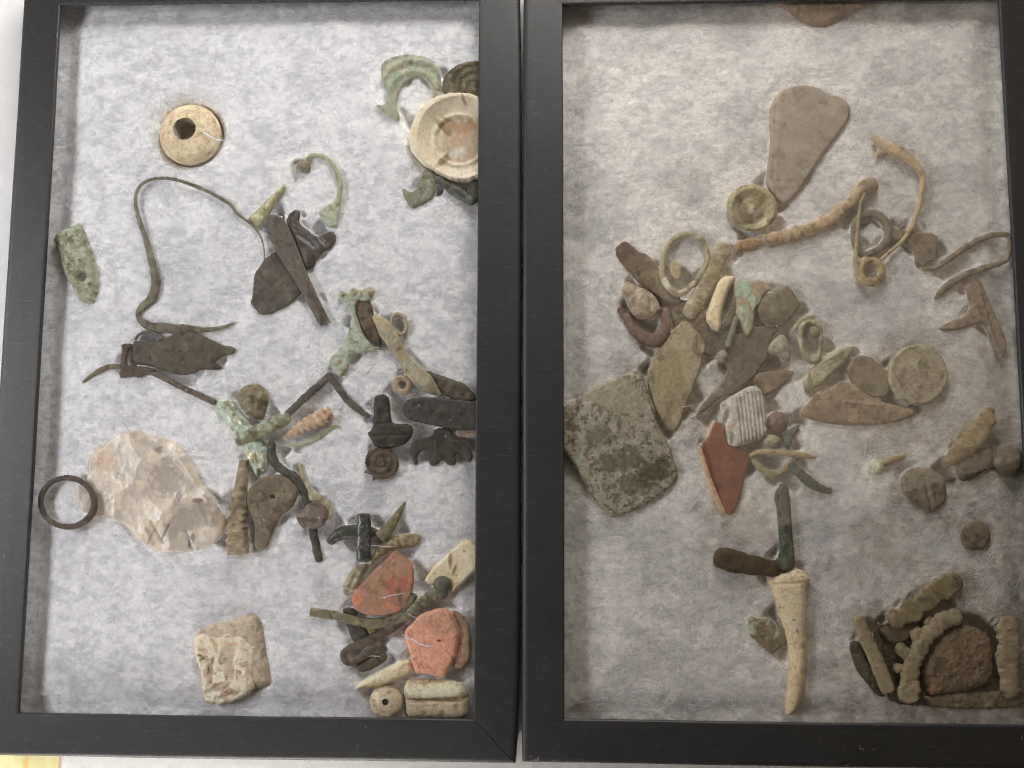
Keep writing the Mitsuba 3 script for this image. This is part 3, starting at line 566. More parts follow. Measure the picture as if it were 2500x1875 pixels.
# flint flake with its scars
def flint(x, y):
    h = 0 * x
    for (cx, cy), r, dep in [(Q('e', 700, 620)[0], 92, 1.5), (Q('e', 1010, 720)[0], 80, 1.6), (Q('e', 860, 880)[0], 76, 1.4), (Q('e', 1190, 1000)[0], 74, 1.5), (Q('e', 1000, 1060)[0], 44, 1.3), (Q('e', 1035, 505)[0], 32, 1.5), (Q('e', 1240, 740)[0], 30, 1.3), (Q('e', 640, 860)[0], 60, 1.2), (Q('e', 1330, 900)[0], 40, 1.2), (Q('e', 930, 470)[0], 46, 1.2), (Q('e', 560, 640)[0], 40, 1.0)]:
        h = np.minimum(h, -dep * np.clip(1 - ((x - cx) ** 2 + (y - cy) ** 2) / r ** 2, 0, 1) + .0)
    h = h + groove(Q('e', 905, 960)[0], Q('e', 960, 1110)[0], 6, -.8)(x, y) + groove(Q('e', 960, 970)[0], Q('e', 1030, 1100)[0], 3.5, 1.0)(x, y) + groove(Q('e', 1185, 1030)[0], Q('e', 1225, 1150)[0], 4, .9)(x, y)
    h = h + groove(Q('e', 1140, 560)[0], Q('e', 1310, 820)[0], 7, -1.0)(x, y)
    return h
plate('flint_flake', Q('e', 545,600, 560,560, 640,490, 740,410, 820,388, 872,390, 960,425, 1030,430, 1100,458, 1172,520, 1222,620, 1262,710, 1332,790, 1372,870, 1424,940, 1432,1010, 1392,1082, 1300,1132, 1200,1160, 1080,1167, 980,1160, 910,1112, 850,1060, 780,980, 700,940, 600,936, 500,900, 478,780, 490,740, 555,690), 4.2, -1.6,
      [(202, 187, 167), ((186, 172, 155), 7, .45), ((214, 198, 172), 4, .35)], KL, grain=.25, edge=1.3, dome=.5, rough=.16, sm=1, relief=flint, bsdf='flint_gloss', jag=.4,
      patches=[((140, 124, 110), Q('e', 1165, 760)[0], 9, 52, -.5), ((140, 122, 104), Q('e', 1010, 515)[0], 13, 9, .3), ((250, 236, 208), Q('e', 965, 560)[0], 9, 16, -.5), ((206, 176, 140), Q('e', 650, 560)[0], 30, 40, .6), ((196, 166, 130), Q('e', 1390, 960)[0], 16, 40, -.4), ((236, 222, 198), Q('e', 1075, 490)[0], 22, 6, .5), ((160, 146, 132), Q('e', 1080, 690)[0], 44, 46, .6), ((160, 145, 132), Q('e', 1180, 960)[0], 62, 30, .5), ((244, 234, 214), Q('e', 1215, 690)[0], 9, 44, -.52), ((240, 230, 216), Q('e', 1275, 790)[0], 12, 12, 0), ((222, 202, 170), Q('e', 980, 560)[0], 14, 12, .6), ((238, 222, 192), Q('e', 905, 1000)[0], 10, 40, -.3), ((120, 104, 90), Q('e', 975, 1040)[0], 4, 34, -.5), ((238, 222, 194), Q('e', 1000, 1020)[0], 8, 30, -.5), ((110, 96, 86), Q('e', 1050, 1030)[0], 3.5, 26, -.5), ((112, 98, 88), Q('e', 1210, 1090)[0], 7, 20, -.25), ((228, 216, 204), Q('e', 540, 830)[0], 8, 22, -.5), ((150, 118, 78), Q('e', 752, 665)[0], 4, 4, 0), ((128, 112, 98), Q('e', 1260, 835)[0], 14, 6, 0), ((150, 134, 112), Q('e', 1380, 930)[0], 16, 34, -.5)])  # bright ridges and dark scars put light and shadow into the colour
tag('flint_flake', 'large pale pinkish grey flint flake with chipped edges', 'flint')
tube('thin_ring', disc(*Q('e', 427, 847)[0], 66, 60, .1, n=20, wob=.02, seed=3), W('e', 40, 44, 44, 40, 36, 34, 32, 32, 32, 32, 34, 34, 34, 34, 34, 36, 36, 36, 38, 40), 1.5, [(86, 75, 62), ((104, 94, 78), 3, .3), ((68, 58, 50), 2, .3)], KL, asp=.9, closed=True, bsdf='patina', rough=.05, press=False)
tag('thin_ring', 'thin dark brown ring lying against the pale flint', 'ring')

tube('green_fang', Q('F', 330,420, 400,345, 520,295, 640,295, 760,300, 890,300), W('F', 96, 140, 165, 172, 160, 90), -.4, [(72, 72, 62), ((60, 72, 56), 2.5, .45), ((98, 92, 78), 2, .25)], KL, asp=.7, bsdf='waxy', rough=.1)
tag('green_fang', 'dark green curved bar passing under the black upright bar', 'metal bar')
tube('black_upright_bar', Q('F', 742,85, 745,250, 738,450, 745,640), W('F', 150, 180, 186, 176), 1.0, [(76, 78, 68), ((60, 60, 56), 2.5, .45), ((120, 122, 106), 1.2, .25)], KL, asp=.5, bsdf='glossy', rough=.18, cap=.3)
tag('black_upright_bar', 'short glossy blackish upright bar crossing over the green curved bar', 'metal bar')
tube('olive_cone', Q('f', 1006,845, 960,925, 905,1010, 855,1065), W('f', 16, 46, 78, 92), -.4, [(126, 118, 84), ((146, 136, 100), 1.6, .4), ((100, 90, 62), 1.6, .3)], KL, asp=.8, rough=.14, cap=.2)
tag('olive_cone', 'olive brown tapering cone right of the black upright bar', 'metal cone')
plate('twisted_bead', Q('F', 820,682, 850,560, 960,440, 1080,360, 1200,325, 1400,310, 1456,360, 1422,470, 1300,490, 1120,497, 1020,560, 900,640, 832,712), 3.2, -.8, [(152, 134, 98), ((174, 156, 116), 1.8, .4), ((122, 106, 76), 1.8, .35)], KL, edge=1.8, dome=.6, rough=.15, relief=lambda x, y: .28 * np.sin((x * .9 - y * .2) / 2.6))
tag('twisted_bead', 'tan twisted shell piece above the large red shard', 'shell')
plate('twisted_bead_001', Q('F', 480,962, 530,860, 600,760, 680,690, 800,688, 812,722, 742,830, 682,940, 620,1022, 560,1024, 490,982), 3.0, -.8, [(160, 150, 114), ((176, 170, 136), 1.8, .4), ((132, 120, 88), 1.8, .3)], KL, edge=1.6, dome=.6, rough=.15, relief=lambda x, y: .25 * np.sin((x * .8 + y * .35) / 2.4))
tag('twisted_bead_001', 'pale olive ribbed shell piece left of the large red shard', 'shell')

plate('red_shard', Q('F', 1120,508, 1200,570, 1320,650, 1362,750, 1364,900, 1332,1050, 1302,1150, 1232,1252, 1100,1312, 950,1327, 800,1322, 680,1282, 608,1190, 593,1100, 640,1018, 740,900, 870,760, 1000,650), 3.4, .2,
      [(170, 124, 96), ((180, 132, 102), 4, .35), ((150, 110, 88), 2.5, .35), ((190, 132, 96), 1.2, .2)], KL, grain=.5, edge=1.1, dome=.25, rough=.12, sm=1, relief=groove(Q('F', 1290, 880)[0], Q('F', 1240, 1230)[0], 22, .6),
      patches=[((214, 128, 82), Q('F', 640, 1110)[0], 16, 20, .4), ((184, 104, 78), Q('F', 1090, 960)[0], 9, 24, .15), ((186, 108, 82), Q('F', 1260, 930)[0], 18, 20, 0), ((206, 124, 84), Q('F', 1180, 1260)[0], 40, 8, -.5), ((206, 128, 88), Q('F', 1320, 720)[0], 6, 36, -.1), ((130, 96, 84), Q('F', 1190, 1080)[0], 6, 18, .1)])
tag('red_shard', 'large smooth brownish red pottery shard with orange worn edges', 'pottery shard')
tube('curved_rod', Q('F', 90,1278, 400,1322, 650,1388, 850,1420, 1040,1395, 1170,1320, 1270,1200, 1360,1060), W('F', 110, 112, 122, 130, 130, 120, 110, 100), -.3, [(122, 112, 84), ((142, 142, 108), 2, .35), ((92, 80, 62), 2.2, .35)], KL, asp=.8, rough=.08, cap=.2)
tag('curved_rod', 'olive rod curving along the underside of the large red shard', 'rod')
tube('eyed_strip', Q('G', 1360,190, 1210,330, 1050,445, 880,540, 720,610, 590,650, 495,730, 510,815, 590,850, 690,790, 790,715, 890,645), W('G', 96, 106, 112, 112, 104, 84, 80, 80, 82, 90, 96, 70), .9, [(88, 74, 62), ((106, 90, 74), 2.5, .35), ((70, 58, 50), 2, .35)], KB, asp=.5, rough=.08, bsdf='patina')
tag('eyed_strip', 'dark brown strip folded back on itself to a small eye', 'metal strip')
plate('dark_wedge', Q('G', 510,350, 600,352, 700,378, 780,430, 812,500, 800,560, 700,620, 610,602, 565,480), 2.2, -.7, [(82, 76, 64), ((62, 60, 54), 2, .4)], KB, edge=1.0, bsdf='patina')
tag('dark_wedge', 'dark wedge between the olive curved rod and the folded strip', 'metal fragment')
plate('dark_nodule', Q('G', 480,190, 540,160, 620,180, 680,240, 640,275, 560,250, 490,235), 1.8, -.5, [(72, 72, 62)], KB, edge=1.0)
tag('dark_nodule', 'tiny dark nodule at the lower left of the large red shard', 'metal fragment')
plate('rusty_lump', Q('G', 650,860, 800,780, 900,735, 1010,700, 1042,800, 950,872, 810,950, 700,965, 650,915), 2.4, -1.2, [(88, 78, 66), ((108, 92, 70), 2, .35), ((66, 58, 50), 2, .35)], KB, edge=1.4, dome=.5, rough=.2)
tag('rusty_lump', 'dark rusty lump behind the folded strip, above the pointed bone', 'corroded lump')
plate('amber_chip', Q('G', 770,410, 860,420, 960,400, 900,470, 820,520, 790,470), 1.4, -.3, [(150, 118, 84), ((120, 90, 64), 1.4, .4)], KB, edge=.6)
tag('amber_chip', 'small tan chip wedged under the olive curved rod', 'chip')

tube('ribbed_pin__shank', Q('F', 1240,1365, 1330,1270, 1430,1175, 1530,1105, 1620,1040), W('F', 96, 110, 124, 136, 150), .5, [(120, 118, 92), ((146, 140, 108), 1.2, .4), ((90, 84, 64), 1.4, .35)], KL, asp=.85, rib=ribs(6.5, .10), rough=.08)
tube('ribbed_pin__tip', Q('G', 1130,385, 1200,330, 1280,255), W('G', 60, 84, 96), .6, [(102, 98, 84), ((124, 112, 92), 1.5, .3)], KB, asp=.85)
plate('ribbed_pin__head', disc(*Q('F', 1710, 940)[0], 23, 21, seed=2), 4.2, .2, [(94, 94, 78), ((116, 110, 84), 2, .3)], KL, edge=3.4, dome=.9, bsdf='patina')
plate('ribbed_pin__collar', disc(*Q('F', 1670, 1040)[0], 22, 19, seed=6), 3.6, .1, [(112, 120, 98), ((88, 86, 68), 1.6, .35)], KL, edge=2.6, dome=.8, bsdf='patina')
tag('ribbed_pin', 'olive ribbed pin with a round knob head over the cream bone', 'pin')
plate('cream_bone', Q('F', 1485,890, 1530,820, 1600,730, 1720,620, 1850,500, 1962,408, 2050,393, 2110,430, 2250,520, 2220,640, 2105,775, 2000,872, 1900,980, 1802,1072, 1832,965, 1760,920, 1640,900, 1600,952, 1520,942), 2.6, -.8,
      [(242, 224, 178), ((230, 206, 152), 3, .35), ((184, 146, 92), 1.2, .14)], KL, grain=.4, edge=.9, dome=.25, sm=1, patches=[((150, 110, 66), Q('F', 1810, 640)[0], 5, 20, .0), ((140, 102, 62), Q('F', 1860, 760)[0], 4, 14, -.3), ((170, 132, 84), Q('F', 1980, 525)[0], 4, 4, 0)])
tag('cream_bone', 'bright cream bone slab with brown pits running under the rail', 'bone fragment')
plate('orange_shard', Q('G', 1240,452, 1340,360, 1420,258, 1560,198, 1750,163, 1832,230, 1882,350, 1934,450, 1902,620, 1892,760, 1850,832, 1780,950, 1742,1042, 1600,1002, 1480,975, 1370,990, 1348,880, 1310,740, 1270,620, 1243,540), 4.2, -.2,
      [(212, 146, 110), ((224, 160, 122), 3, .4), ((188, 130, 98), 2.2, .38), ((156, 108, 82), 1.1, .24)], KB, edge=1.6, dome=.45, rough=.3, sm=1, jag=.25,
      relief=plus(pit(Q('G', 1680, 570)[0], 5, 3.5, .9), pit(Q('G', 1855, 800)[0], 5, 6, .9), pit(Q('G', 1580, 290)[0], 6, 4, .4)), patches=[((176, 130, 96), Q('G', 1700, 380)[0], 46, 24, -.3), ((90, 62, 46), Q('G', 1682, 570)[0], 4, 3, 0), ((100, 66, 46), Q('G', 1852, 800)[0], 3, 5, 0)])
tag('orange_shard', 'rough bright orange pottery shard with small pits, lower right of the left case', 'pottery shard')
plate('brown_shard', Q('G', 1800,170, 1960,255, 2050,350, 2075,700, 2035,850, 1950,935, 1825,920, 1860,760, 1900,600, 1890,400), 3.0, -1.3, [(140, 114, 86), ((172, 124, 92), 3, .35), ((112, 92, 70), 2.5, .4)], KB, edge=1.2, rough=.25)
tag('brown_shard', 'brown shard half hidden behind the orange shard beside the rail', 'pottery shard')
plate('pointed_bone', Q('G', 635,1165, 700,1080, 850,1000, 1000,920, 1150,850, 1280,798, 1325,830, 1354,960, 1200,1030, 1050,1102, 900,1150, 760,1157, 660,1182), 3.2, -.8, [(196, 182, 140), ((212, 200, 162), 2.5, .4), ((164, 142, 102), 2, .3)], KB, edge=2.0, dome=.6, rough=.16, sm=1)
tag('pointed_bone', 'cream pointed bone or tooth lying slanted above the ring bead', 'bone fragment')
bead('ring_bead', Q('G', 1015, 1330)[0], 40, 41, None, 8, 6.4, -3.0, [(178, 160, 130), ((194, 176, 142), 2.5, .4), ((146, 124, 96), 2, .35)], KB, tilt=(-.20, 0.05))
tag('ring_bead', 'beige ring bead with a small dark bore at the lower rail', 'bead')
plate('bone_cylinder', Q('G', 1225,1180, 1262,1090, 1340,1043, 1600,1043, 1850,1068, 2002,1110, 2032,1250, 2044,1450, 1992,1524, 1700,1538, 1400,1538, 1270,1524, 1250,1300), 5.4, -2.0, [(170, 152, 118), ((190, 174, 140), 3, .4), ((136, 116, 84), 2.5, .35)], KB, edge=3.0, dome=.55, rough=.2, sm=1,
      relief=plus(groove(Q('G', 1240, 1305)[0], Q('G', 2010, 1275)[0], 4.5, 1.5), groove(Q('G', 1300, 1200)[0], Q('G', 1980, 1180)[0], 14, -.5)), patches=[((206, 198, 168), Q('G', 1620, 1170)[0], 78, 18, .03), ((112, 92, 64), Q('G', 1620, 1290)[0], 80, 3.5, -.03)])
tag('bone_cylinder', 'short thick bone cylinder with a lengthwise crack, corner of the left case', 'bone fragment')

# tooth: pale broken face, hollows and brown sides coloured darker for their shade
def tooth(x, y):
    h = plus(pit(Q('O', 640, 770)[0], 13, 18, 1.8), pit(Q('O', 620, 760)[0], 7, 16, 1.6), pit(Q('O', 660, 980)[0], 7, 14, 1.5), pit(Q('O', 560, 1200)[0], 34, 8, .9, -.35), groove(Q('O', 270, 770)[0], Q('O', 400, 840)[0], 3.5, 1.4), groove(Q('O', 400, 840)[0], Q('O', 440, 1000)[0], 4, 1.6), groove(Q('O', 440, 1000)[0], Q('O', 420, 1140)[0], 4, 1.2), pit(Q('O', 890, 890)[0], 10, 6, .7), groove(Q('O', 700, 650)[0], Q('O', 720, 1080)[0], 4, .9))(x, y)
    a, b = Q('O', 190, 500)[0], Q('O', 1010, 470)[0]
    return h
plate('animal_tooth__root', Q('O', 185,520, 215,460, 310,390, 420,350, 640,300, 800,255, 960,190, 1040,230, 1110,330, 1150,600, 1180,800, 1235,1060, 1230,1180, 1100,1240, 960,1290, 700,1400, 500,1450, 380,1420, 300,1300, 240,900), 6.4, -3.6, [(172, 154, 130), ((142, 124, 102), 2.5, .42), ((172, 154, 128), 3, .3)], KB, edge=5.0, dome=.6, rough=.5, sm=1)
plate('animal_tooth__broken_face', Q('O', 180,560, 260,495, 380,485, 470,510, 560,500, 610,458, 740,490, 860,485, 900,560, 1020,640, 1010,800, 1000,1000, 1010,1200, 940,1290, 800,1380, 660,1430, 540,1466, 420,1440, 330,1390, 300,1250, 285,1100, 262,950, 215,850, 190,740), 3.4, -.2, [(208, 192, 162), ((226, 214, 192), 2.2, .42), ((176, 150, 116), 2.0, .32)], KB, grain=.6, edge=1.8, dome=.2, rough=.7, sm=0, jag=.6, relief=lambda x, y: 1.4 * tooth(x, y),
      patches=[((70, 50, 38), Q('O', 612, 775)[0], 10, 21, -.35), ((80, 60, 45), Q('O', 655, 985)[0], 7, 18, 0), ((150, 122, 92), Q('O', 600, 1215)[0], 40, 9, -.35), ((80, 60, 45), Q('O', 425, 900)[0], 5, 24, -.35), ((100, 76, 58), Q('O', 330, 805)[0], 12, 3.5, .4), ((160, 132, 104), Q('O', 900, 890)[0], 16, 7, -.2)])
tag('animal_tooth', 'broken cream tooth with dark hollows, alone at the bottom of the left case', 'tooth')

# ================================================================== finds in the right case
plate('grey_stone', Q('q', 65,640, 110,580, 180,546, 280,535, 370,555, 430,600, 500,610, 545,650, 567,700, 546,770, 482,860, 402,960, 332,1060, 272,1160, 222,1230, 150,1302, 100,1282, 50,1212, 22,1160, 42,1000, 58,900, 45,720), 3.0, -.8,
      [(138, 123, 107), ((146, 132, 114), 5, .4), ((126, 110, 95), 3, .35)], RT, grain=.4, edge=1.4, dome=.3, rough=.12, relief=groove(Q('q', 85, 700)[0], Q('q', 70, 1150)[0], 5, .3), patches=[((132, 116, 102), Q('q', 245, 1160)[0], 14, 26, .5)])
tag('grey_stone', 'smooth grey brown tongue shaped flat stone, upper right case', 'stone')
plate('brown_clod', Q('q', 90,-30, 110,0, 130,40, 200,90, 270,142, 370,167, 422,162, 480,120, 560,62, 660,45, 690,-30), 4.0, -1.6, [(122, 100, 80), ((140, 114, 90), 3, .4), ((100, 84, 66), 2.5, .35)], RT, edge=2.0, dome=.4, rough=.3)
tag('brown_clod', 'brown lump half under the top rail of the right case', 'corroded lump')

# one-piece brooch with coiled spring
tube('spring_brooch__bow', np.vstack([Q('q', 705,868, 780,930, 865,965, 945,1018, 1000,1078, 1020,1140, 1010,1225, 987,1330, 952,1430, 900,1510, 840,1570, 785,1615), Q('s', 758,345)]), W('q', 44, 60, 74, 58, 46, 38, 34, 32, 30, 26, 24, 24, 26), 1.5, [(170, 144, 104), ((150, 136, 104), 2.5, .35), ((128, 108, 80), 2, .25)], RT, asp=.7, rough=.05)
tube('spring_brooch__spur', Q('q', 732,990, 745,960, 790,955), W('q', 26, 36, 46), 1.5, [(160, 138, 104)], RT, asp=.6)
tube('spring_brooch__spring', np.vstack([Q('s', *sum([[690 + r * math.cos(a), 420 + r * .98 * math.sin(a)] for a, r in zip(np.linspace(-1.2, 2 * math.pi * 1.9 - 1.2, 34), np.linspace(58, 84, 34))], []))]), W('s', 40), .7, [(150, 128, 84), ((174, 154, 108), 1.5, .35), ((110, 94, 66), 1.5, .35)], RT, asp=.9, bsdf='patina', rough=.03, zs=np.linspace(1.9, .8, 34))
tube('spring_brooch__pin', np.vstack([Q('q', 655,1215, 628,1290, 612,1400, 602,1500), Q('s', 598,280, 590,370, 612,430)]), W('q', 18, 20, 22, 24, 26, 30, 30), 1.6, [(142, 124, 92), ((118, 104, 78), 2, .3)], RT, asp=.9, rough=.04, press=False)
tag('spring_brooch', 'thin golden brown safety pin brooch with a coiled spring, upper right', 'brooch')
tube('knobbed_bar', np.vstack([Q('P', 930,1330, 1100,1290), Q('q', 30,1515, 150,1495, 300,1450, 420,1395, 500,1330, 580,1255, 640,1195, 700,1172)]), np.r_[W('P', 100, 170), W('q', 78, 84, 86, 84, 74, 66, 84, 98)], -.3,
     [(156, 130, 94), ((170, 148, 112), 2.2, .4), ((122, 100, 70), 2, .4)], RM * 1.2, asp=.75, rough=.30, wobble=.45, rib=lambda u, s: 1 + .07 * np.sin(s / .62 + 1.5 * np.sin(s / 3)) * (u < .8), patches=[((120, 106, 88), Q('q', 690, 1180)[0], 26, 26, 0)])
tag('knobbed_bar', 'long tan twisted looking bar with a rounded end, right of the round button', 'rod')
plate('round_button', disc(*Q('P', 872, 810)[0], 63, 57, .3, seed=8), 2.8, .2, [(146, 134, 96), ((164, 150, 112), 3, .4), ((118, 104, 74), 2.5, .4)], RT, edge=1.2, dome=.2, relief=lambda x, y: (lambda d: .7 * np.exp(-((d - 52) / 6) ** 2) - 1.3 * np.exp(-((d - 32) / 9) ** 2) + 1.3 * np.exp(-(d / 14) ** 2))(np.hypot(x - Q('P', 860, 860)[0][0], y - Q('P', 860, 860)[0][1])),
      patches=[((168, 158, 138), Q('P', 890, 880)[0], 14, 13, 0), ((104, 92, 66), Q('P', 720, 880)[0], 10, 30, .2), ((108, 96, 70), Q('P', 960, 780)[0], 24, 7, .8), ((108, 94, 66), Q('P', 820, 950)[0], 8, 4, .2), ((98, 84, 62), Q('P', 760, 1050)[0], 22, 5, .15)])
tag('round_button', 'round tan domed button with a central boss below the grey stone', 'button')
plate('rusty_crust', Q('P', 560,1440, 620,1340, 740,1310, 860,1250, 1000,1280, 1060,1340, 980,1400, 900,1480, 760,1500, 660,1470, 620,1600, 590,1540), 2.2, -.4, [(138, 108, 66), ((120, 92, 60), 1.8, .45), ((158, 134, 98), 1.2, .25)], RM * 1.2, edge=1.0, rough=.3, jag=.3)
tag('rusty_crust', 'small rusty crumbling crust below the round button', 'corroded lump')

tube('d_buckle__ring', Q('s', 622,300, 588,200, 610,90, 690,52, 765,90, 802,165, 785,240, 725,288, 665,312), W('s', 48, 50, 54, 50, 54, 56, 50, 46, 46), -.3, [(116, 102, 84), ((98, 86, 70), 2.2, .4)], RT, asp=.7, closed=True, rough=.07)
plate('d_buckle__arm', Q('s', 795,140, 900,160, 990,170, 1112,180, 1117,260, 1100,360, 1060,358, 1030,397, 970,392, 968,310, 920,238, 805,222), 1.8, -.3, [(118, 102, 82), ((98, 84, 68), 2.5, .4)], RT, edge=.8, sm=1)
tag('d_buckle', 'dull brown ring buckle with a square ended arm behind the spring brooch', 'buckle')
tube('bent_wire', Q('s', 1028,405, 1090,400, 1160,360, 1260,290, 1380,217, 1480,190, 1555,192, 1572,235, 1555,330, 1500,372, 1400,402, 1300,440, 1205,490, 1145,540, 1100,592), W('s', 24, 34, 38, 40, 40, 36, 34, 34, 36, 38, 42, 46, 50, 42, 16), .3, [(112, 98, 78), ((128, 112, 88), 2.2, .35), ((92, 80, 66), 2, .3)], RT * .9, asp=.8, rough=.05)
tag('bent_wire', 'brown wire bent in a long hairpin loop near the right rail', 'wire')
plate('arrowhead', Q('s', 1300,480, 1385,468, 1435,600, 1482,700, 1552,850, 1542,960, 1502,982, 1470,900, 1430,800, 1390,742, 1250,790, 1150,802, 1112,780, 1180,745, 1290,700, 1330,640, 1290,560), 2.0, -.4, [(116, 98, 78), ((132, 116, 90), 2.5, .3), ((98, 82, 66), 2.2, .35)], RM, edge=.8, sm=1, relief=groove(Q('s', 1370, 560)[0], Q('s', 1470, 880)[0], 3, -.5))
tag('arrowhead', 'brown barbed arrowhead shaped piece below the hairpin wire', 'arrowhead')

tube('oval_ring', Q('J', 1130,55, 1290,140, 1365,290, 1350,470, 1240,660, 1110,800, 980,868, 860,800, 765,650, 760,460, 800,280, 920,120), W('J', 84, 78, 74, 76, 74, 78, 88, 90, 88, 84, 80, 82), .8, [(146, 134, 100), ((168, 158, 124), 2.2, .38), ((118, 106, 76), 2, .35)], RM * 1.2, asp=.8, closed=True, rough=.08, patches=[((190, 184, 160), Q('J', 800, 740)[0], 12, 26, -.6)], press=False)
tag('oval_ring', 'upright oval ring of olive metal with a paler lower left edge', 'ring')
plate('square_end_bar', Q('J', 88,292, 240,138, 330,200, 430,300, 560,330, 740,560, 900,760, 980,860, 1020,1000, 900,1020, 700,930, 560,800, 400,690, 250,520), 2.2, -.8, [(110, 94, 74), ((124, 110, 80), 3, .4), ((92, 80, 64), 2.5, .35)], RM * 1.1, edge=.8, sm=1, patches=[((100, 78, 68), Q('J', 220, 270)[0], 24, 26, .7)])
tag('square_end_bar', 'broad brown bar with a square upper left end, under the oval ring', 'metal bar')
plate('pear_knob', Q('J', 200,822, 250,722, 320,702, 420,762, 560,812, 660,900, 722,1000, 732,1082, 692,1152, 600,1207, 500,1222, 400,1192, 328,1112, 300,1000, 232,892), 3.0, .2, [(152, 134, 108), ((168, 150, 122), 2.5, .4), ((128, 108, 84), 2, .35)], RM * 1.2, edge=1.4, dome=.4, relief=plus(rings(*Q('J', 530, 1020)[0], 17, .12), groove(Q('J', 290, 950)[0], Q('J', 440, 790)[0], 4, .4)))
tag('pear_knob', 'pale pear shaped disc left of the oval ring', 'disc')
tube('u_hook', Q('J', 188,1065, 280,1200, 400,1375, 540,1482, 680,1492, 780,1400, 805,1230, 790,1080), W('J', 90, 120, 165, 178, 184, 165, 135, 120), -.7, [(106, 86, 72), ((90, 74, 62), 2.5, .4), ((122, 100, 82), 2, .25)], RM, asp=.6, rough=.1)
tag('u_hook', 'dark reddish brown U shaped hook at the left of the right case pile', 'hook')
tube('ridged_bar', Q('J', 1590,230, 1500,430, 1400,620, 1300,830, 1200,1010, 1120,1130), W('J', 190, 235, 240, 235, 225, 200), -.9, [(134, 120, 88), ((150, 134, 104), 2.5, .35), ((112, 98, 70), 2.2, .35)], RM, asp=.5, rough=.1)
tube('ridged_bar__ridge', Q('J', 1570,260, 1440,480, 1330,700, 1240,900, 1180,1010), W('J', 46), .8, [(150, 134, 110), ((122, 106, 80), 2, .35)], RM, asp=.8, press=False)
tag('ridged_bar', 'olive tan bar with a long ridge slanting between the oval ring and the cream ring', 'metal bar')
plate('tan_leaf', Q('J', 880,402, 1000,482, 1022,600, 990,702, 900,662, 832,560), 1.2, .4, [(152, 132, 88), ((136, 118, 80), 1.6, .4)], RM * 1.1, edge=.4, sm=1)
tag('tan_leaf', 'small tan leaf shaped scrap seen through the oval ring', 'metal scrap')
plate('edge_on_ring__band', Q('J', 1620,620, 1712,618, 1752,660, 1692,760, 1642,860, 1592,1020, 1552,1180, 1562,1300, 1532,1382, 1440,1342, 1358,1262, 1346,1200, 1380,1060, 1450,880, 1500,730, 1558,650), 3.4, .7, [(212, 184, 132), ((196, 166, 116), 2, .4), ((224, 204, 160), 1.6, .3)], RM * 1.15, edge=1.6, dome=.5, rough=.14)
tube('edge_on_ring__inner_band', Q('K', 610,235, 650,400, 625,640, 540,820, 420,905), W('K', 70, 100, 110, 100, 70), .1, [(96, 84, 66), ((80, 70, 56), 2, .4)], RM, asp=.7)
tag('edge_on_ring', 'bright cream ring standing on edge in the middle of the pile', 'ring')
plate('jagged_green_piece', Q('K', 600,272, 650,230, 762,240, 900,248, 990,240, 1100,320, 1132,380, 1050,410, 1000,470, 982,560, 920,602, 890,720, 882,850, 860,960, 792,1002, 748,940, 720,820, 640,722, 650,560, 620,400), 2.4, .9, [(140, 136, 104), ((142, 166, 130), 2.4, .4), ((150, 124, 90), 2.2, .4)], RM * 1.15, edge=.8, sm=1, rough=.3, patches=[((138, 166, 132), Q('K', 730, 350)[0], 20, 26, 0), ((152, 124, 90), Q('K', 1000, 310)[0], 24, 16, .3), ((146, 136, 92), Q('K', 790, 930)[0], 8, 10, 0)])
tag('jagged_green_piece', 'jagged green and tan piece beside the cream ring', 'metal fragment')
plate('brown_block', Q('K', 930,582, 1000,450, 1150,400, 1290,300, 1362,320, 1460,450, 1522,570, 1482,662, 1370,790, 1282,880, 1100,850, 1000,822, 920,702), 3.4, -.4, [(104, 92, 72), ((118, 108, 84), 3, .35), ((88, 78, 62), 2.5, .4)], RM, edge=1.2, dome=.3, sm=1, rough=.2)
tag('brown_block', 'dark brown block at the upper right of the pile', 'corroded lump')
plate('dark_slab', Q('K', 640,980, 900,850, 1270,880, 1120,1030, 1080,1150, 1085,1310, 960,1440, 900,1560, 700,1700, 620,1790, 420,1830, 300,1960, 100,2090, 130,1990, 330,1750, 480,1600, 560,1450, 480,1330), 2.6, -1.0, [(96, 84, 70), ((82, 72, 62), 3, .4), ((112, 96, 76), 3, .3)], RM, edge=.9, sm=1, rough=.16)
tag('dark_slab', 'long dark brown slab running down through the middle of the pile', 'metal plate')
plate('shade_sheet', Q('J', 850,940, 1150,960, 1340,1080, 1350,1290, 1500,1400, 1660,1380, 1700,1560, 1600,1700, 1360,1720, 1200,1600, 1000,1480, 900,1290, 840,1100), 1.8, -1.5, [(98, 86, 68), ((84, 74, 60), 2.5, .45), ((112, 98, 76), 2, .3)], RM, edge=.8, sm=1, rough=.35, jag=.3)  # dark filler that stands in for the shade between the piled pieces
tag('shade_sheet', 'dark sheet added for shade at the bottom of the pile between leaf blade and cream ring', 'shade sheet')
tube('thin_grey_pin', Q('K', 650,750, 610,880, 575,1020, 545,1130), W('K', 78, 80, 84, 96), .9, [(112, 109, 95), ((94, 90, 76), 1.6, .35)], RM * 1.15, asp=.8, rib=ribs(6, .05))
tag('thin_grey_pin', 'thin grey pin just above the small glass bead', 'pin')
plate('glass_bead', disc(*Q('K', 465, 1270)[0], 14, 16, .2, seed=3), 4.6, -.3, [(128, 123, 106), ((146, 140, 122), 1.2, .35)], RM * 1.2, edge=2.2, dome=.9, bsdf='glossy', rough=.06)
tag('glass_bead', 'small shiny grey glass bead below the thin grey pin', 'bead')
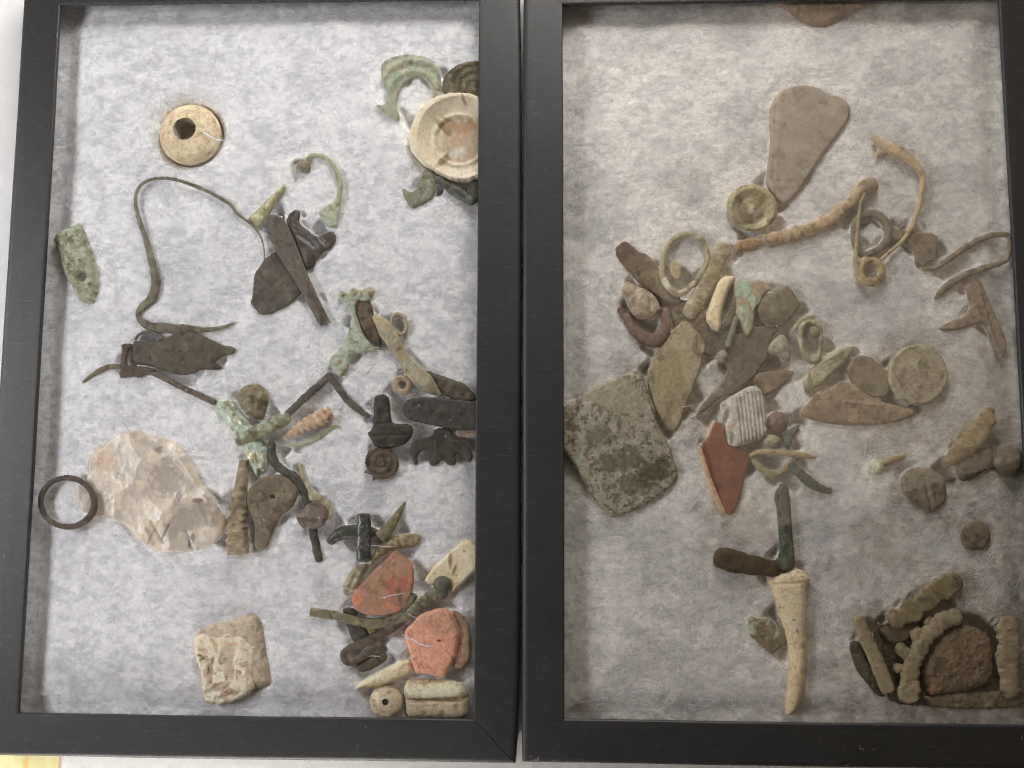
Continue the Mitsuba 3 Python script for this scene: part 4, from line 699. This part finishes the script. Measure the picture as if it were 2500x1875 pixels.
plate('olive_leaf_blade', Q('r', 375,1060, 390,985, 432,920, 520,800, 600,720, 660,770, 722,850, 722,962, 682,1090, 620,1250, 562,1412, 520,1442, 430,1332, 382,1200, 360,1110), 2.0, -.4, [(136, 122, 88), ((148, 134, 100), 4, .35), ((118, 104, 76), 3, .3)], RM * 1.1, edge=.9, dome=.35, sm=1, rough=.1)
tag('olive_leaf_blade', 'large olive brown leaf shaped blade pointing down, left of the pile', 'blade')
tube('olive_hook', Q('K', 110,950, 90,1060, 90,1170, 160,1225, 205,1150, 190,1040), W('K', 50, 60, 70, 76, 60, 36), 1.0, [(104, 92, 70), ((122, 112, 76), 1.6, .35)], RM, asp=.7)
tag('olive_hook', 'tiny olive hook lying on the edge of the leaf shaped blade', 'hook')
plate('white_shell_piece', Q('K', 1058,1172, 1160,1040, 1280,958, 1350,1050, 1412,1250, 1332,1362, 1282,1320, 1200,1250, 1100,1242), 3.2, .2, [(140, 127, 106), ((156, 143, 120), 1.8, .4), ((112, 100, 80), 1.6, .35)], RM * 1.2, edge=1.2, rough=.3, sm=1, relief=groove(Q('K', 1080, 1235)[0], Q('K', 1270, 1300)[0], 3, .6))
tag('white_shell_piece', 'pale broken shell piece between the dark slab and the upright ring', 'shell')
tube('upright_ring__band', Q('K', 1700,815, 1590,815, 1520,900, 1520,1050, 1560,1220, 1640,1330, 1730,1330, 1780,1230, 1800,1060, 1780,900), W('K', 66, 70, 78, 84, 84, 78, 66, 60, 56, 60), .6, [(134, 122, 92), ((162, 152, 122), 2, .35), ((104, 92, 70), 2, .35)], RM * 1.1, asp=1.3, closed=True, rough=.08)
tube('upright_ring__rim', Q('K', 1705,722, 1620,745, 1530,800, 1450,880, 1405,950), W('K', 34, 56, 66, 62, 34), .8, [(136, 126, 94), ((116, 104, 76), 2, .35)], RM, asp=.7)
plate('upright_ring__knob', disc(*Q('K', 1715, 935)[0], 15, 16, seed=9), 3.0, .3, [(116, 106, 76), ((94, 84, 64), 1.6, .4)], RM, edge=2.0, dome=.8)
tag('upright_ring', 'pale tilted ring with a dark hollow at the right of the pile', 'ring')
plate('tan_rod_piece', Q('s', 258,1082, 350,1000, 480,910, 562,888, 584,940, 482,1040, 332,1182, 258,1152), 2.6, -.2, [(138, 128, 96), ((152, 144, 108), 2.2, .4), ((114, 104, 78), 2, .35)], RM, edge=1.3, dome=.5, relief=groove(Q('s', 340, 1020)[0], Q('s', 560, 895)[0], 3, -.4))
tag('tan_rod_piece', 'short pale olive rod below the tilted ring', 'rod')
def coin(x, y):
    u, v = (x - Q('s', 985, 1075)[0][0]), (y - Q('s', 985, 1075)[0][1])
    d = np.hypot(u, v)
    m = np.c_[x, y, 0 * x] * S
    return .22 * np.exp(-((d - 68) / 4) ** 2) + np.where(d < 60, .55 * (meshkit.fbm(m / 3.2 + 4, 3, 77) - .5) + .3 * np.exp(-((u + 6) / 22) ** 2 - ((v + 10) / 34) ** 2), 0)
plate('worn_coin', disc(*Q('s', 985, 1075)[0], 73, 74, seed=4), 2.2, .7, [(124, 112, 88), ((136, 128, 98), 4, .4), ((106, 92, 70), 3, .35)], RB * 1.15, edge=.6, dome=.15, relief=coin)
tag('worn_coin', 'large round worn coin at the right of the pile', 'coin')
plate('hidden_disc', Q('s', 528,1022, 600,950, 690,955, 740,1010, 810,1060, 815,1180, 762,1232, 640,1202, 560,1122), 2.0, -.7, [(112, 98, 78), ((96, 84, 68), 3, .4)], RB * 1.15, edge=.8)
tag('hidden_disc', 'dark disc half covered by the worn coin', 'disc')
plate('horn_blade', Q('s', 225,1335, 300,1240, 400,1170, 520,1105, 620,1150, 700,1225, 850,1270, 960,1278, 985,1318, 930,1352, 800,1387, 650,1402, 450,1392, 330,1362), 2.6, -.9, [(118, 98, 76), ((132, 112, 84), 4, .35), ((98, 82, 64), 3, .35)], RB * 1.15, edge=1.2, dome=.5, relief=groove(Q('s', 520, 1250)[0], Q('s', 760, 1275)[0], 4, -.5))
tag('horn_blade', 'long brown horn shaped piece below the worn coin', 'metal blade')
plate('brown_slab', Q('L', 870,210, 1000,150, 1200,140, 1350,125, 1455,150, 1330,300, 1200,400, 1050,480, 985,470, 925,330), 2.2, -.8, [(110, 92, 72), ((126, 106, 82), 3, .35), ((92, 76, 62), 2.5, .35)], RM * .9, edge=.8, sm=1)
tag('brown_slab', 'brown slab just above the ribbed vessel piece', 'metal plate')

def ribbed(x, y):
    a, b = Q('L', 620, 560)[0], Q('L', 690, 1150)[0]
    d = (b - a) / np.linalg.norm(b - a)
    nx, ny = -d[1], d[0]
    u = -((x - a[0]) * nx + (y - a[1]) * ny)
    u = np.abs((x - a[0]) * nx + (y - a[1]) * ny) * np.sign(x - a[0] - d[0] / d[1] * (y - a[1]))
    h = np.where(u > 3, .34 * np.sin(2 * math.pi * u / 9.4), 0)
    return h + plus(pit(Q('L', 500, 700)[0], 10, 26, 1.8, -.25), pit(Q('L', 590, 1060)[0], 8, 18, 1.5, -.2))(x, y)
plate('ribbed_vessel', Q('L', 432,612, 458,552, 530,520, 600,472, 760,382, 850,335, 930,345, 1012,420, 1042,560, 1058,700, 1062,870, 1078,960, 1032,1030, 900,1092, 760,1142, 650,1167, 560,1152, 533,1120, 520,960, 488,840, 448,720), 4.4, -.5, [(156, 149, 132), ((172, 166, 150), 1.6, .35), ((130, 126, 108), 2.0, .35)], RM * 1.1, edge=1.8, dome=.45, rough=.1, relief=ribbed, sm=1,
      patches=[((96, 86, 66), Q('L', 515, 740)[0], 6, 18, -.2), ((180, 168, 142), Q('L', 445, 660)[0], 2.5, 18, .1), ((150, 108, 82), Q('L', 570, 900)[0], 7, 6, 0), ((112, 102, 78), Q('L', 590, 1060)[0], 5, 14, -.1)])
tag('ribbed_vessel', 'pale grey ribbed hollow vessel piece on top of the red slip shard', 'vessel fragment')
plate('red_slip_shard', Q('t', 965,605, 1000,575, 1030,500, 1052,458, 1100,480, 1132,600, 1250,640, 1280,690, 1242,800, 1212,950, 1162,1057, 1120,1052, 1040,852, 1000,740), 2.2, -.5, [(106, 62, 42), ((118, 72, 48), 4, .4), ((92, 56, 42), 3, .35)], RM, grain=.4, edge=.5, dome=.2, sm=1, bsdf='waxy', rough=.08)
plate('red_slip_shard__broken_edge', Q('t', 943,618, 966,605, 1000,720, 1042,840, 1090,960, 1136,1052, 1088,1042, 1040,950, 985,790, 955,690), 1.8, -.5, [(168, 140, 100), ((150, 122, 86), 1.6, .4)], RM * 1.05, edge=.6, sm=1, rough=.2)
plate('red_slip_shard__broken_edge_001', Q('t', 985,582, 1015,575, 1040,515, 1062,455, 1042,458, 1015,510), 1.6, -.1, [(160, 132, 100)], RM * 1.05, edge=.5, sm=1)
tag('red_slip_shard', 'dark red glazed pottery shard with a pale broken edge', 'pottery shard')
plate('dark_red_ball', disc(*Q('L', 1215, 830)[0], 27, 26, seed=2), 4.2, -1.0, [(102, 82, 70), ((118, 98, 80), 2.2, .35)], RM * .9, edge=3.2, dome=.9)
tag('dark_red_ball', 'dull reddish brown ball right of the ribbed vessel piece', 'ball')
plate('small_pebble', disc(*Q('L', 1132, 1085)[0], 21, 16, seed=7), 3.2, -.6, [(128, 118, 90), ((108, 96, 76), 1.8, .4), ((146, 138, 112), 1.4, .25)], RM * .9, edge=2.2, dome=.8, rough=.2)
tag('small_pebble', 'small mottled pebble under the reddish brown ball', 'pebble')
plate('dark_green_chunk', Q('L', 1285,1002, 1360,930, 1450,872, 1522,860, 1482,950, 1402,1062, 1392,1202, 1288,1192), 2.0, -.7, [(84, 86, 72), ((70, 72, 62), 2, .4)], RM * .9, edge=1.0)
tag('dark_green_chunk', 'dark green chunk right of the small mottled pebble', 'metal fragment')
tube('forked_twig__stem', Q('L', 830,1290, 950,1240, 1100,1238, 1350,1255, 1550,1277, 1722,1307), W('L', 60, 74, 80, 84, 86, 36), .1, [(138, 118, 78), ((120, 104, 72), 2.2, .4), ((158, 132, 90), 1.8, .25)], RM * .95, asp=.8)
tube('forked_twig__branch', Q('L', 860,1320, 960,1430, 1120,1540, 1270,1500, 1380,1390, 1490,1300), W('L', 64, 90, 100, 84, 78, 60), -.3, [(122, 108, 74), ((104, 94, 66), 2.2, .4)], RM * .9, asp=.7)
tag('forked_twig', 'tan forked piece with a triangular gap, right of the red slip shard', 'metal fragment')
tube('green_nail', Q('u', 185,608, 240,662, 310,720, 370,757, 437,776), W('u', 56, 62, 60, 54, 38), -.2, [(70, 74, 58), ((86, 86, 68), 2, .35)], RM * .9, asp=.85)
tag('green_nail', 'dark green curved nail below the forked tan piece', 'nail')
plate('green_bar', Q('t', 1455,872, 1476,850, 1502,860, 1522,900, 1532,1000, 1540,1150, 1556,1310, 1562,1395, 1500,1412, 1440,1400, 1425,1350, 1462,1310, 1458,1200, 1445,1010, 1422,930), 2.6, .0, [(74, 76, 60), ((88, 88, 68), 2.5, .4), ((62, 66, 54), 2, .3)], RM * .9, edge=1.2, dome=.4, sm=1, relief=groove(Q('t', 1450, 930)[0], Q('t', 1475, 1200)[0], 2.5, .5))
tag('green_bar', 'dark green upright bar just above the long bone', 'metal bar')
tube('dark_stub', Q('t', 1080,1325, 1180,1350, 1300,1378, 1440,1400), W('t', 128, 140, 120, 100), -.6, [(76, 64, 50), ((64, 54, 44), 2.5, .4)], RM * .9, asp=.6, square=.3, rough=.1)
tag('dark_stub', 'dark brown stub lying level, left of the green upright bar', 'metal bar')
plate('long_bone', Q('v', 608,466, 680,430, 740,425, 770,398, 822,408, 872,438, 884,475, 850,502, 857,600, 852,760, 857,900, 852,1080, 832,1220, 792,1312, 740,1338, 713,1312, 735,1150, 750,1020, 738,880, 720,800, 690,720, 660,620, 630,512), 4.4, -.8, [(186, 160, 118), ((200, 178, 138), 3, .4), ((160, 134, 94), 2.5, .35), ((120, 92, 60), .9, .10)], RM, edge=2.6, dome=.6, rough=.16, sm=1,
      patches=[((206, 186, 150), Q('v', 770, 640)[0], 26, 50, .1), ((96, 72, 46), Q('v', 788, 790)[0], 2, 9, .3), ((92, 68, 44), Q('v', 764, 718)[0], 4, 3, 0), ((166, 146, 104), Q('v', 780, 1200)[0], 28, 60, .15)], relief=groove(Q('v', 630, 500)[0], Q('v', 870, 480)[0], 4, .5))
tag('long_bone', 'long cream bone with a flared upper end, lower middle of the right case', 'bone')
plate('green_leaf_chip', Q('v', 475,770, 490,693, 560,720, 622,708, 662,760, 702,840, 702,882, 640,943, 610,930, 540,862, 498,822), 2.2, -.4, [(112, 98, 74), ((138, 146, 108), 1.8, .35), ((94, 82, 62), 1.8, .35)], RM, edge=.9, sm=1, relief=pit(Q('v', 580, 780)[0], 14, 16, .7, .6), patches=[((142, 154, 114), Q('v', 495, 780)[0], 6, 18, -.3), ((140, 150, 112), Q('v', 665, 800)[0], 5, 18, -.5)])
tag('green_leaf_chip', 'small curled chip with pale green rims left of the long bone', 'metal fragment')
plate('speckled_stone', Q('t', 20,430, 95,372, 260,260, 400,190, 540,140, 590,150, 622,250, 672,420, 702,510, 762,600, 792,700, 822,790, 802,850, 750,900, 650,972, 530,1032, 440,1062, 390,1077, 330,1032, 280,960, 210,840, 150,740, 90,650, 20,560), 4.2, -1.2,
      [(128, 119, 99), ((140, 131, 110), 2.6, .42), ((98, 92, 75), 1.8, .45), ((84, 79, 64), .9, .30), ((140, 135, 114), .8, .24)], RM * 1.0, grain=.6, edge=1.6, dome=.3, rough=.4, sm=1, jag=.3, patches=[((128, 142, 118), Q('t', 170, 740)[0], 6, 60, -.45), ((88, 82, 66), Q('t', 440, 720)[0], 60, 22, .1), ((90, 84, 68), Q('t', 560, 860)[0], 50, 26, .2), ((92, 86, 70), Q('t', 300, 560)[0], 40, 20, .8), ((132, 121, 98), Q('t', 420, 300)[0], 90, 44, -.45), ((74, 69, 54), Q('t', 660, 780)[0], 46, 30, .3)])
tag('speckled_stone', 'large speckled grey olive stone at the left rail of the right case', 'stone')

tube('rusty_long_bar', Q('N', 1330,90, 1270,200, 1190,310, 1100,420, 990,530, 900,620), W('N', 110, 190, 220, 210, 170, 90), -.4, [(124, 104, 70), ((136, 124, 76), 2.5, .35), ((106, 84, 60), 2.5, .35)], RB * 1.3, asp=.6, rough=.34, wobble=.5)
tag('rusty_long_bar', 'yellowish brown bar slanting down near the right edge', 'metal bar')
plate('dark_clump', Q('N', 978,650, 1050,540, 1200,480, 1340,440, 1352,620, 1252,722, 1120,802, 1020,812, 976,740), 3.0, -.6, [(86, 76, 60), ((72, 64, 52), 2.5, .4), ((104, 92, 70), 2, .25)], RB, edge=1.8, dome=.5, rough=.2)
tag('dark_clump', 'dark clump under the lower end of the yellowish brown bar', 'corroded lump')
plate('dark_ball', disc(*Q('N', 1510, 600)[0], 38, 39, seed=5), 4.0, -1.2, [(84, 74, 60), ((98, 90, 70), 2.5, .35)], RB, edge=3.4, dome=.8, rough=.15)
tag('dark_ball', 'dark round lump at the right edge beside the dark clump', 'ball')
plate('ball_pin__head', disc(*Q('N', 170, 662)[0], 20, 21, seed=2), 4.4, -1.0, [(150, 152, 106), ((166, 168, 124), 1.8, .4)], RB * 1.3, edge=3.0, dome=.9)
tube('ball_pin__shank', Q('N', 240,625, 330,590, 450,540), W('N', 66, 60, 36), -.1, [(138, 116, 76), ((118, 100, 70), 1.8, .35)], RB * 1.3, asp=.8)
tag('ball_pin', 'small pin with a pale green ball head below the horn shaped piece', 'pin')
plate('split_nodule', Q('N', 398,790, 480,690, 600,658, 760,690, 862,780, 884,900, 872,1030, 762,1102, 680,1143, 600,1082, 520,1002, 428,900), 3.2, -.8, [(102, 90, 74), ((114, 102, 80), 2.5, .35), ((84, 74, 62), 2.2, .4)], RB, edge=2.0, dome=.5, rough=.18, relief=groove(Q('N', 650, 850)[0], Q('N', 720, 1090)[0], 4, .7))
tag('split_nodule', 'brown rounded nodule with a split, right of the small ball headed pin', 'corroded lump')
plate('small_dark_disc', disc(*Q('N', 1170, 1360)[0], 37, 36, seed=8), 2.4, -.5, [(98, 84, 70), ((82, 70, 58), 2.5, .35)], RB, edge=1.4, dome=.4)
tag('small_dark_disc', 'small dark disc alone near the right edge', 'disc')

tube('ribbed_tube', Q('M', 540,580, 650,520, 750,450, 850,370, 950,290, 1060,225, 1150,180), W('M', 170, 205, 215, 210, 220, 240, 230), -.5, [(122, 106, 72), ((136, 120, 84), 2.5, .38), ((98, 84, 60), 2.5, .35)], RB * 1.55, asp=.75, rib=ribs(4, .07), rough=.34, wobble=.5, cap=.35)
plate('ribbed_tube__end', disc(*Q('M', 1150, 180)[0], 26, 23, .4, seed=3), 3.4, .6, [(112, 92, 66), ((92, 78, 60), 1.8, .4)], RB * 1.55, edge=1.4, dome=.3, relief=rings(*Q('M', 1150, 180)[0], 13, .3), press=False)
tag('ribbed_tube', 'knobbly tan tube slanting above the branched piece, bottom right', 'tube fragment')
tube('tan_rod', Q('M', 188,535, 250,690, 320,850, 400,1040, 460,1180, 495,1275), W('M', 122, 132, 140, 150, 150, 136), .6, [(136, 120, 84), ((150, 132, 96), 2.5, .35), ((114, 100, 72), 2.2, .3)], RB * 1.55, asp=.8, rough=.1, cap=.3)
tag('tan_rod', 'straight tan rod at the left of the bottom right heap', 'rod')
tube('branched_coral__trunk', Q('M', 1190,520, 1010,590, 880,730, 770,920, 715,1100, 690,1330), W('M', 180, 190, 185, 190, 190, 230), -.3, [(132, 116, 84), ((146, 128, 94), 2.5, .35), ((110, 96, 70), 2.2, .3)], RB * 1.55, asp=.7, rough=.36, wobble=.5)
for i, (pts, w) in enumerate([(Q('M', 605,830, 660,890, 740,960), 110), (Q('M', 575,1045, 640,1050, 720,1060), 100), (Q('M', 775,665, 800,720, 850,790), 120), (Q('M', 900,540, 940,580, 1000,640), 100)]):
    tube('branched_coral__branch' + (f'_{i:03d}' if i else ''), pts, W('M', w, w * 1.05, w), .0, [(134, 118, 86), ((114, 100, 74), 2.2, .3)], RB * 1.55, asp=.75, rough=.3, wobble=.5)
tag('branched_coral', 'tan branched piece with short stubs in the bottom right heap', 'coral')
plate('brown_dome', Q('M', 832,1000, 900,822, 1020,700, 1200,602, 1400,620, 1542,740, 1562,1000, 1542,1200, 1300,1282, 1050,1302, 920,1335, 850,1232), 4.6, -1.6, [(112, 92, 66), ((124, 104, 72), 4, .38), ((94, 78, 58), 3, .35)], RB * 1.55, edge=3.0, dome=.55, rough=.6, jag=.5, patches=[((146, 104, 64), Q('M', 940, 1260)[0], 16, 12, 0), ((126, 98, 74), Q('M', 1380, 740)[0], 22, 20, 0)])
tag('brown_dome', 'big brown domed lump in the middle of the bottom right heap', 'corroded lump')
tube('tan_post', Q('M', 1690,560, 1720,750, 1710,950, 1720,1150, 1740,1300), W('M', 200, 230, 220, 190, 180), -.2, [(132, 116, 84), ((146, 130, 96), 3, .35), ((110, 96, 72), 2.5, .3)], RB * 1.55, asp=.6, rough=.36, wobble=.5)
tag('tan_post', 'broad tan bar at the right edge of the bottom right heap', 'metal bar')
plate('dark_shard', Q('M', 80,800, 160,745, 230,840, 320,1000, 420,1220, 470,1345, 380,1320, 270,1200, 150,1020), 2.0, -1.0, [(86, 78, 64), ((74, 66, 56), 3, .4)], RB * 1.55, edge=1.0, rough=.4, jag=.4)
tag('dark_shard', 'dark sliver under the straight tan rod', 'metal fragment')
plate('shade_bar', Q('M', 830,1330, 1000,1310, 1300,1285, 1600,1270, 1900,1260, 1900,1440, 1300,1462, 1000,1445, 880,1410), 2.2, -1.2, [(108, 94, 68), ((124, 108, 78), 3, .35), ((92, 80, 60), 2.5, .35)], RB * 1.55, edge=1.0, rough=.4, jag=.4)  # brown strip standing in for the shadow below the heap
tag('shade_bar', 'brown strip added for the shadow along the bottom of the bottom right heap', 'metal bar')
plate('shade_filler', Q('M', 330,640, 560,560, 800,560, 1000,520, 1200,480, 1500,560, 1600,700, 1720,1000, 1720,1320, 1400,1420, 900,1430, 560,1400, 480,1330, 430,1100, 350,850), 1.8, -2.6, [(86, 75, 58), ((74, 66, 52), 3, .45), ((104, 92, 70), 2.5, .3)], RB * 1.55, edge=1.0, rough=.4, jag=.4)  # dark sheet added under the heap to fill its gaps with shade
tag('shade_filler', 'dark filler added for shade underneath the bottom right heap', 'soil crust')
plate('back_lump', Q('M', 380,640, 520,600, 700,590, 820,520, 760,620, 700,760, 560,800, 460,760), 2.2, -1.1, [(104, 90, 68), ((90, 78, 62), 2.5, .4)], RB * 1.55, edge=1.2)
tag('back_lump', 'brown lump between the straight tan rod and the branched piece', 'corroded lump')

# loose cotton hairs lying over the finds
def hair(key, pts, z, label, w=.17):
    p = np.asarray(pts, float)
    tube(key, p, np.r_[.5, np.full(len(p) - 2, 1.0), .5] * w / S * 1.6, z, [(246, 246, 250)], .60, asp=.8, rough=.0, step=.5, sec=6, bsdf='matte', press=False)
    tag(key, label, 'fibre')
hair('loose_fibre', Q('a', 1262,824, 1310,850, 1360,880, 1400,888, 1462,889), 3.75, 'short white hair crossing the right side of the round tan bead', .34)
hair('loose_fibre_001', Q('a', 1020,610, 1060,645, 1100,672, 1140,695), 3.7, 'faint white hair over the upper left edge of the round tan bead')
hair('loose_fibre_002', Q('G', 1205,495, 1260,525, 1350,565, 1450,620, 1520,640, 1595,643), 3.85, 'curved white hair across the bright orange shard', .34)
hair('loose_fibre_003', Q('F', 945,1112, 1050,1085, 1150,1062, 1245,1048), 3.7, 'thin white hair across the large smooth red shard')
hair('loose_fibre_004', Q('G', 805,765, 870,762, 945,769), 2.8, 'short pale hair on the dark rusty lump', .2)
hair('loose_fibre_005', Q('F', 805,462, 900,464, 1010,476, 1130,478), 2.9, 'fine white hair above the tip of the large red shard')
hair('loose_fibre_006', Q('t', 838,372, 880,368, 940,365), 2.2, 'tiny white hair beside the olive leaf shaped blade in the right case')
hair('loose_fibre_007', Q('t', 788,1363, 830,1340, 880,1312), 1.2, 'small white hair on bare cotton left of the dark stub')
hair('loose_fibre_008', Q('G', 1285,240, 1360,285, 1450,320), 3.7, 'fine hair lying over the lower end of the ribbed pin')

# ================================================================== the cotton batting, pressed down under the finds
def batting(key, case, seed, look='cotton'):
    cx, cy, rz, extra = case
    cx, cy = cx - extra / 2 * math.sin(rz), cy + extra / 2 * math.cos(rz)
    st = 0.0006
    hw, hh = IW / 2 + 0.006, (IH + extra) / 2 + 0.006
    nx, ny = int(2 * hw / st) + 1, int(2 * hh / st) + 1
    xs, ys = np.linspace(-hw, hw, nx), np.linspace(-hh, hh, ny)
    gx, gy = np.meshgrid(xs, ys)
    ca, sa = math.cos(rz), math.sin(rz)
    wx, wy = cx + gx * ca - gy * sa, cy + gx * sa + gy * ca
    q = np.stack([wx * 1000, wy * 1000, np.full_like(wx, seed * 3.1)], -1)
    z = NOM + MM * (1.5 * (meshkit.fbm(q / 18, 3, seed) - .5) + .8 * (meshkit.fbm(q / 5.5, 3, seed + 3) - .5) + .22 * (meshkit.fbm(q * [1, 1.6, 1] / 1.6, 2, seed + 5) - .5))
    press = np.full_like(z, 1.0)
    for w, zp in FOOT:
        lx, ly = (w[:, 0] - cx) * ca + (w[:, 1] - cy) * sa, -(w[:, 0] - cx) * sa + (w[:, 1] - cy) * ca
        i, j = np.round((lx + hw) / st).astype(int), np.round((ly + hh) / st).astype(int)
        ok = (i >= 0) & (i < nx) & (j >= 0) & (j < ny)
        np.minimum.at(press, (j[ok], i[ok]), zp)
    hit = press < 0.5
    depth = np.where(hit, np.maximum(z - press, 0), 0)
    # between closely heaped finds the cotton is held down in deep hollows
    crowd = gaussian_filter(hit.astype(float), 11)
    closed = binary_erosion(binary_dilation(np.pad(hit, 12), iterations=7), iterations=7)[12:-12, 12:-12] & ~hit & (crowd > 0.32)
    hollow = 0.0056 * gaussian_filter(closed.astype(float), 1.2) * np.clip((crowd - 0.32) / 0.14, 0, 1)
    soft = np.maximum(gaussian_filter(depth, 1.6), gaussian_filter(depth, 4.0) * 1.05)
    z = z - np.maximum(np.maximum(np.where(hit, depth, 0), soft), hollow)
    rim = np.minimum(np.minimum(hw - abs(gx), hh - abs(gy)), 0.02)
    z = np.minimum(z, GLASS - 0.0006) - 0.0022 * np.exp(-(np.maximum(rim - 0.006, 0) / 0.006) ** 2)
    V = np.stack([wx, wy, z], -1).reshape(-1, 3)
    idx = np.arange(nx * ny).reshape(ny, nx)
    f = np.stack([idx[:-1, :-1], idx[:-1, 1:], idx[1:, 1:], idx[1:, :-1]], -1).reshape(-1, 4)
    scene[key] = ply((V, f), look, smooth=True)
    # single fibres of the felt
    rng = np.random.default_rng(seed)
    N, K = 22000, 6
    x0, y0 = rng.uniform(-hw + .007, hw - .007, N), rng.uniform(-hh + .007, hh - .007, N)
    a = rng.normal(0.15, 0.8, N) + np.where(rng.random(N) < .3, rng.uniform(-1.5, 1.5, N), 0)
    ln = rng.uniform(0.003, 0.014, N) / K
    wd = rng.uniform(0.00002, 0.00006, N)
    P = [np.stack([x0, y0], 1)]
    turn = rng.normal(0, .07, N)
    for k in range(K):
        a = a + turn + rng.normal(0, .09, N)
        P.append(P[-1] + np.stack([np.cos(a), np.sin(a)], 1) * ln[:, None])
    P = np.stack(P, 1)
    zi = map_coordinates(z, [((P[..., 1] + hh) / st), ((P[..., 0] + hw) / st)], order=1, mode='nearest')
    arch = np.sin(np.linspace(0, math.pi, K + 1))[None] * rng.uniform(0.0001, 0.0006, N)[:, None] + 0.00004
    zz = np.minimum(zi + arch, GLASS - 0.0003)
    near = map_coordinates(gaussian_filter((hit | closed).astype(float), 1.0), [((P[..., 1] + hh) / st), ((P[..., 0] + hw) / st)], order=1, mode='nearest').max(1) > .25
    ins = (np.abs(P[..., 0]) < hw - .006).all(1) & (np.abs(P[..., 1]) < hh - .006).all(1)
    keep = ins & ~near
    P, zz, wd = P[keep], zz[keep], wd[keep]
    t = np.gradient(P, axis=1)
    t /= np.linalg.norm(t, axis=2, keepdims=True) + 1e-12
    nrm = np.stack([-t[..., 1], t[..., 0]], -1)
    ta = np.sin(np.linspace(0.25, math.pi - .25, K + 1))[None, :, None]
    A, B = P + nrm * wd[:, None, None] * ta, P - nrm * wd[:, None, None] * ta
    def world(p, z):
        return np.stack([cx + p[..., 0] * ca - p[..., 1] * sa, cy + p[..., 0] * sa + p[..., 1] * ca, z], -1)
    R = np.stack([world(A, zz), world(P, zz + wd[:, None]), world(B, zz)], 2)       # n, K+1, 3, 3
    n = len(R)
    base = np.arange(n)[:, None] * (K + 1) * 3 + np.arange(K)[None] * 3
    ff = np.concatenate([np.stack([base + o, base + o + 3, base + o + 4, base + o + 1], -1).reshape(-1, 4) for o in (0, 1)])
    scene[key + '__loose_fibres'] = ply((R.reshape(-1, 3), ff), 'cotton_fibre', smooth=True)
    labels[key + '__loose_fibres'] = {'kind': 'stuff', 'label': 'fine white fibres of the cotton'}
batting('cotton_batting', CASES['display_case'], 11)
batting('cotton_batting_001', CASES['display_case_001'], 23, 'cotton_shaded')
tag('cotton_batting', 'white fluffy cotton batting filling the left case', 'batting')
tag('cotton_batting_001', 'white fluffy cotton batting filling the right case', 'batting')

# dust and lint on top of the panes
def dust(key, case, seed, n):
    cx, cy, rz, extra = case
    rng = np.random.default_rng(seed)
    V, F = [], []
    for i in range(n):
        r = rng.uniform(0.00010, 0.00026)
        b = trimesh.creation.icosphere(subdivisions=1, radius=1.0)
        sc = np.array([r * rng.uniform(.7, 1.6), r * rng.uniform(.7, 1.3), r * .6])
        v = b.vertices * sc + [rng.uniform(-IW / 2 + .002, IW / 2 - .002), rng.uniform(-IH / 2 + .002, IH / 2 - .002), GLASS + r * .6 + 0.00003]
        x, y = v[:, 0] * math.cos(rz) - v[:, 1] * math.sin(rz) + cx, v[:, 0] * math.sin(rz) + v[:, 1] * math.cos(rz) + cy
        F.append(b.faces + sum(len(q) for q in V))
        V.append(np.c_[x, y, v[:, 2]])
    scene[key + '__dust'] = ply((np.vstack(V), np.vstack(F)), 'cotton_fibre')
    labels[key + '__dust'] = {'kind': 'stuff', 'label': 'specks of dust and lint on the glass'}
dust('display_case', CASES['display_case'], 5, 70)
dust('display_case_001', CASES['display_case_001'], 6, 90)
